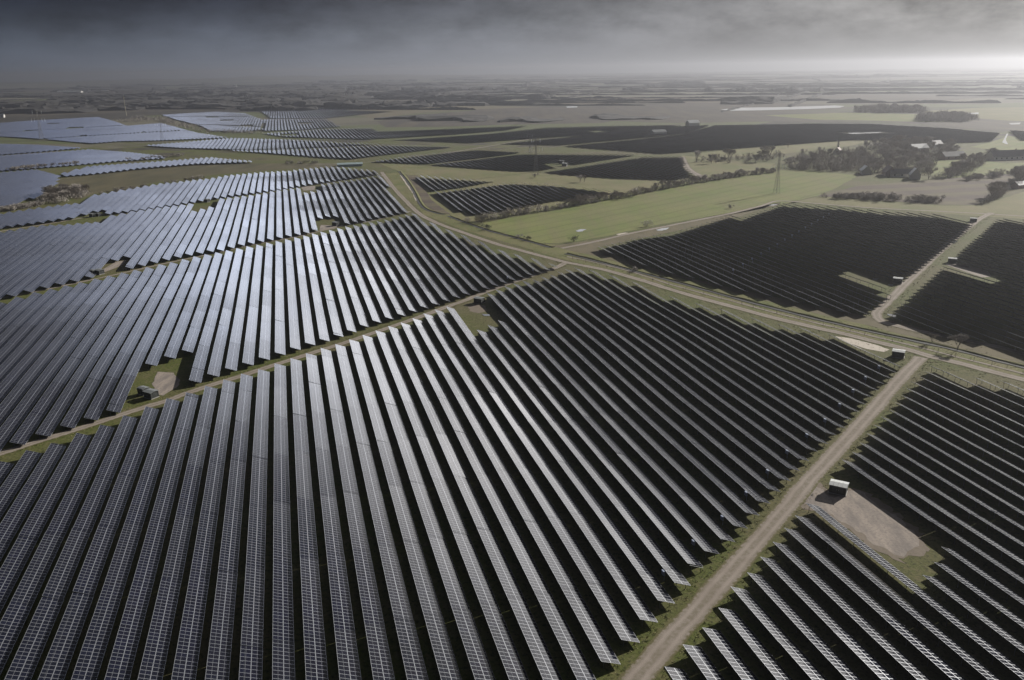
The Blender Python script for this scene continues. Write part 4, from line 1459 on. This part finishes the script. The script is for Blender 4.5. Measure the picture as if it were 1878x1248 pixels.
cnt = 0
for _ in range(4000):
    if cnt >= 680:
        break
    a = rad(r3.uniform(-46, 46) if r3.random() < 0.7 else r3.uniform(-46, -2))
    dist = 2300.0 * (14000.0 / 2300.0) ** (r3.random() ** 0.8)
    p = Vector((math.sin(a) * dist, math.cos(a) * dist, 0))
    px = to_px((p.x, p.y, 0))
    lim = 205 if px[0] < 800 else (200 if px[0] < 1300 else 196)
    if px[1] > lim:
        continue
    th = rad(r3.choice((-22, 68, -22, -22)) + r3.uniform(-6, 6))
    wood = r3.random() < (0.5 if px[0] < 900 else 0.16)
    ln = r3.uniform(150, 600) if wood else r3.uniform(300, 1300)
    wd = r3.uniform(40, 160) if wood else r3.uniform(4, 9)
    hh = r3.uniform(9, 16) if wood else r3.uniform(3, 6.5)
    ridge(p, Vector((math.cos(th), math.sin(th), 0)), ln, wd, hh, int(ln / 9) if dist < 5000 else int(ln / 24))
    cnt += 1
# a dark belt of woods behind the left fields, as the photograph has it
for (x0, y0, x1, y1, h_) in ((0, 208, 160, 207, 12), (40, 196, 240, 203, 10), (100, 185, 260, 188, 14), (0, 190, 60, 192, 12), (350, 196, 480, 195, 10), (560, 188, 700, 189, 12), (640, 192, 690, 191, 10),
                             (740, 196, 900, 193, 9), (240, 178, 480, 180, 16), (500, 176, 640, 178, 14), (60, 203, 150, 204, 9), (920, 222, 1030, 222, 7), (720, 216, 900, 222, 7), (1080, 216, 1220, 219, 6), (900, 180, 1010, 182, 14)):
    A, B = at(x0, y0), at(x1, y1)
    L_ = (B - A).length
    ridge((A + B) / 2, (B - A).normalized(), L_, r3.uniform(40, 110), h_, max(10, int(L_ / 18)))
o = fw.build('distant_woodland', M['wood'])
tag(o, 'dark woods and hedges scattered over the plain out to the horizon', 'woodland', kind='stuff')

# low hills on the left horizon
hm = MB()
cols, rws = 90, 10
grid = []
r4 = random.Random(3)
ph = [r4.random() * 6.28 for _ in range(6)]
for i in range(cols + 1):
    a = rad(-44 + 52 * i / cols)
    env = math.exp(-((math.degrees(a) + 12) / 11.0) ** 2) * 46 + 26 * math.exp(-((math.degrees(a) + 32) / 12.0) ** 2)
    env *= 1 + 0.16 * math.sin(9 * a * 5 + ph[0]) + 0.10 * math.sin(23 * a * 5 + ph[1]) + 0.06 * math.sin(61 * a * 5 + ph[2])
    rowp = []
    for j in range(rws + 1):
        t = j / rws
        dist = 8600 + 5600 * t
        z = -0.5 + env * math.sin(math.pi * min(1.0, t * 0.62)) * (1 + 0.1 * math.sin(7 * t + i * 0.4))
        rowp.append((math.sin(a) * dist, math.cos(a) * dist, z))
    grid.append(rowp)
for i in range(cols):
    for j in range(rws):
        hm.face([grid[i][j], grid[i + 1][j], grid[i + 1][j + 1], grid[i][j + 1]])
o = hm.build('hills', M['ground'])
tag(o, kind='structure')

# ------------------------------------------------------------------ haze over the plain
mb = MB()
mb.box((0, 0, 69.0), (33000, 33000, 140.0))
m = bpy.data.materials.new('haze')
m.use_nodes = True
nt = NT(m.node_tree)
pv = nt.n('ShaderNodeVolumePrincipled', Color=(0.345, 0.352, 0.378, 1), Density=0.000185, Anisotropy=0.71)
nt.n('ShaderNodeOutputMaterial', Volume=pv.outputs[0])
hz = mb.build('haze', m)
tag(hz, 'pale haze over the whole plain', 'haze', kind='stuff')
print('ROWS', len(rows), 'REST', len(rest), 'FAR', len(far_rows), 'OBJECTS', len(bpy.data.objects))
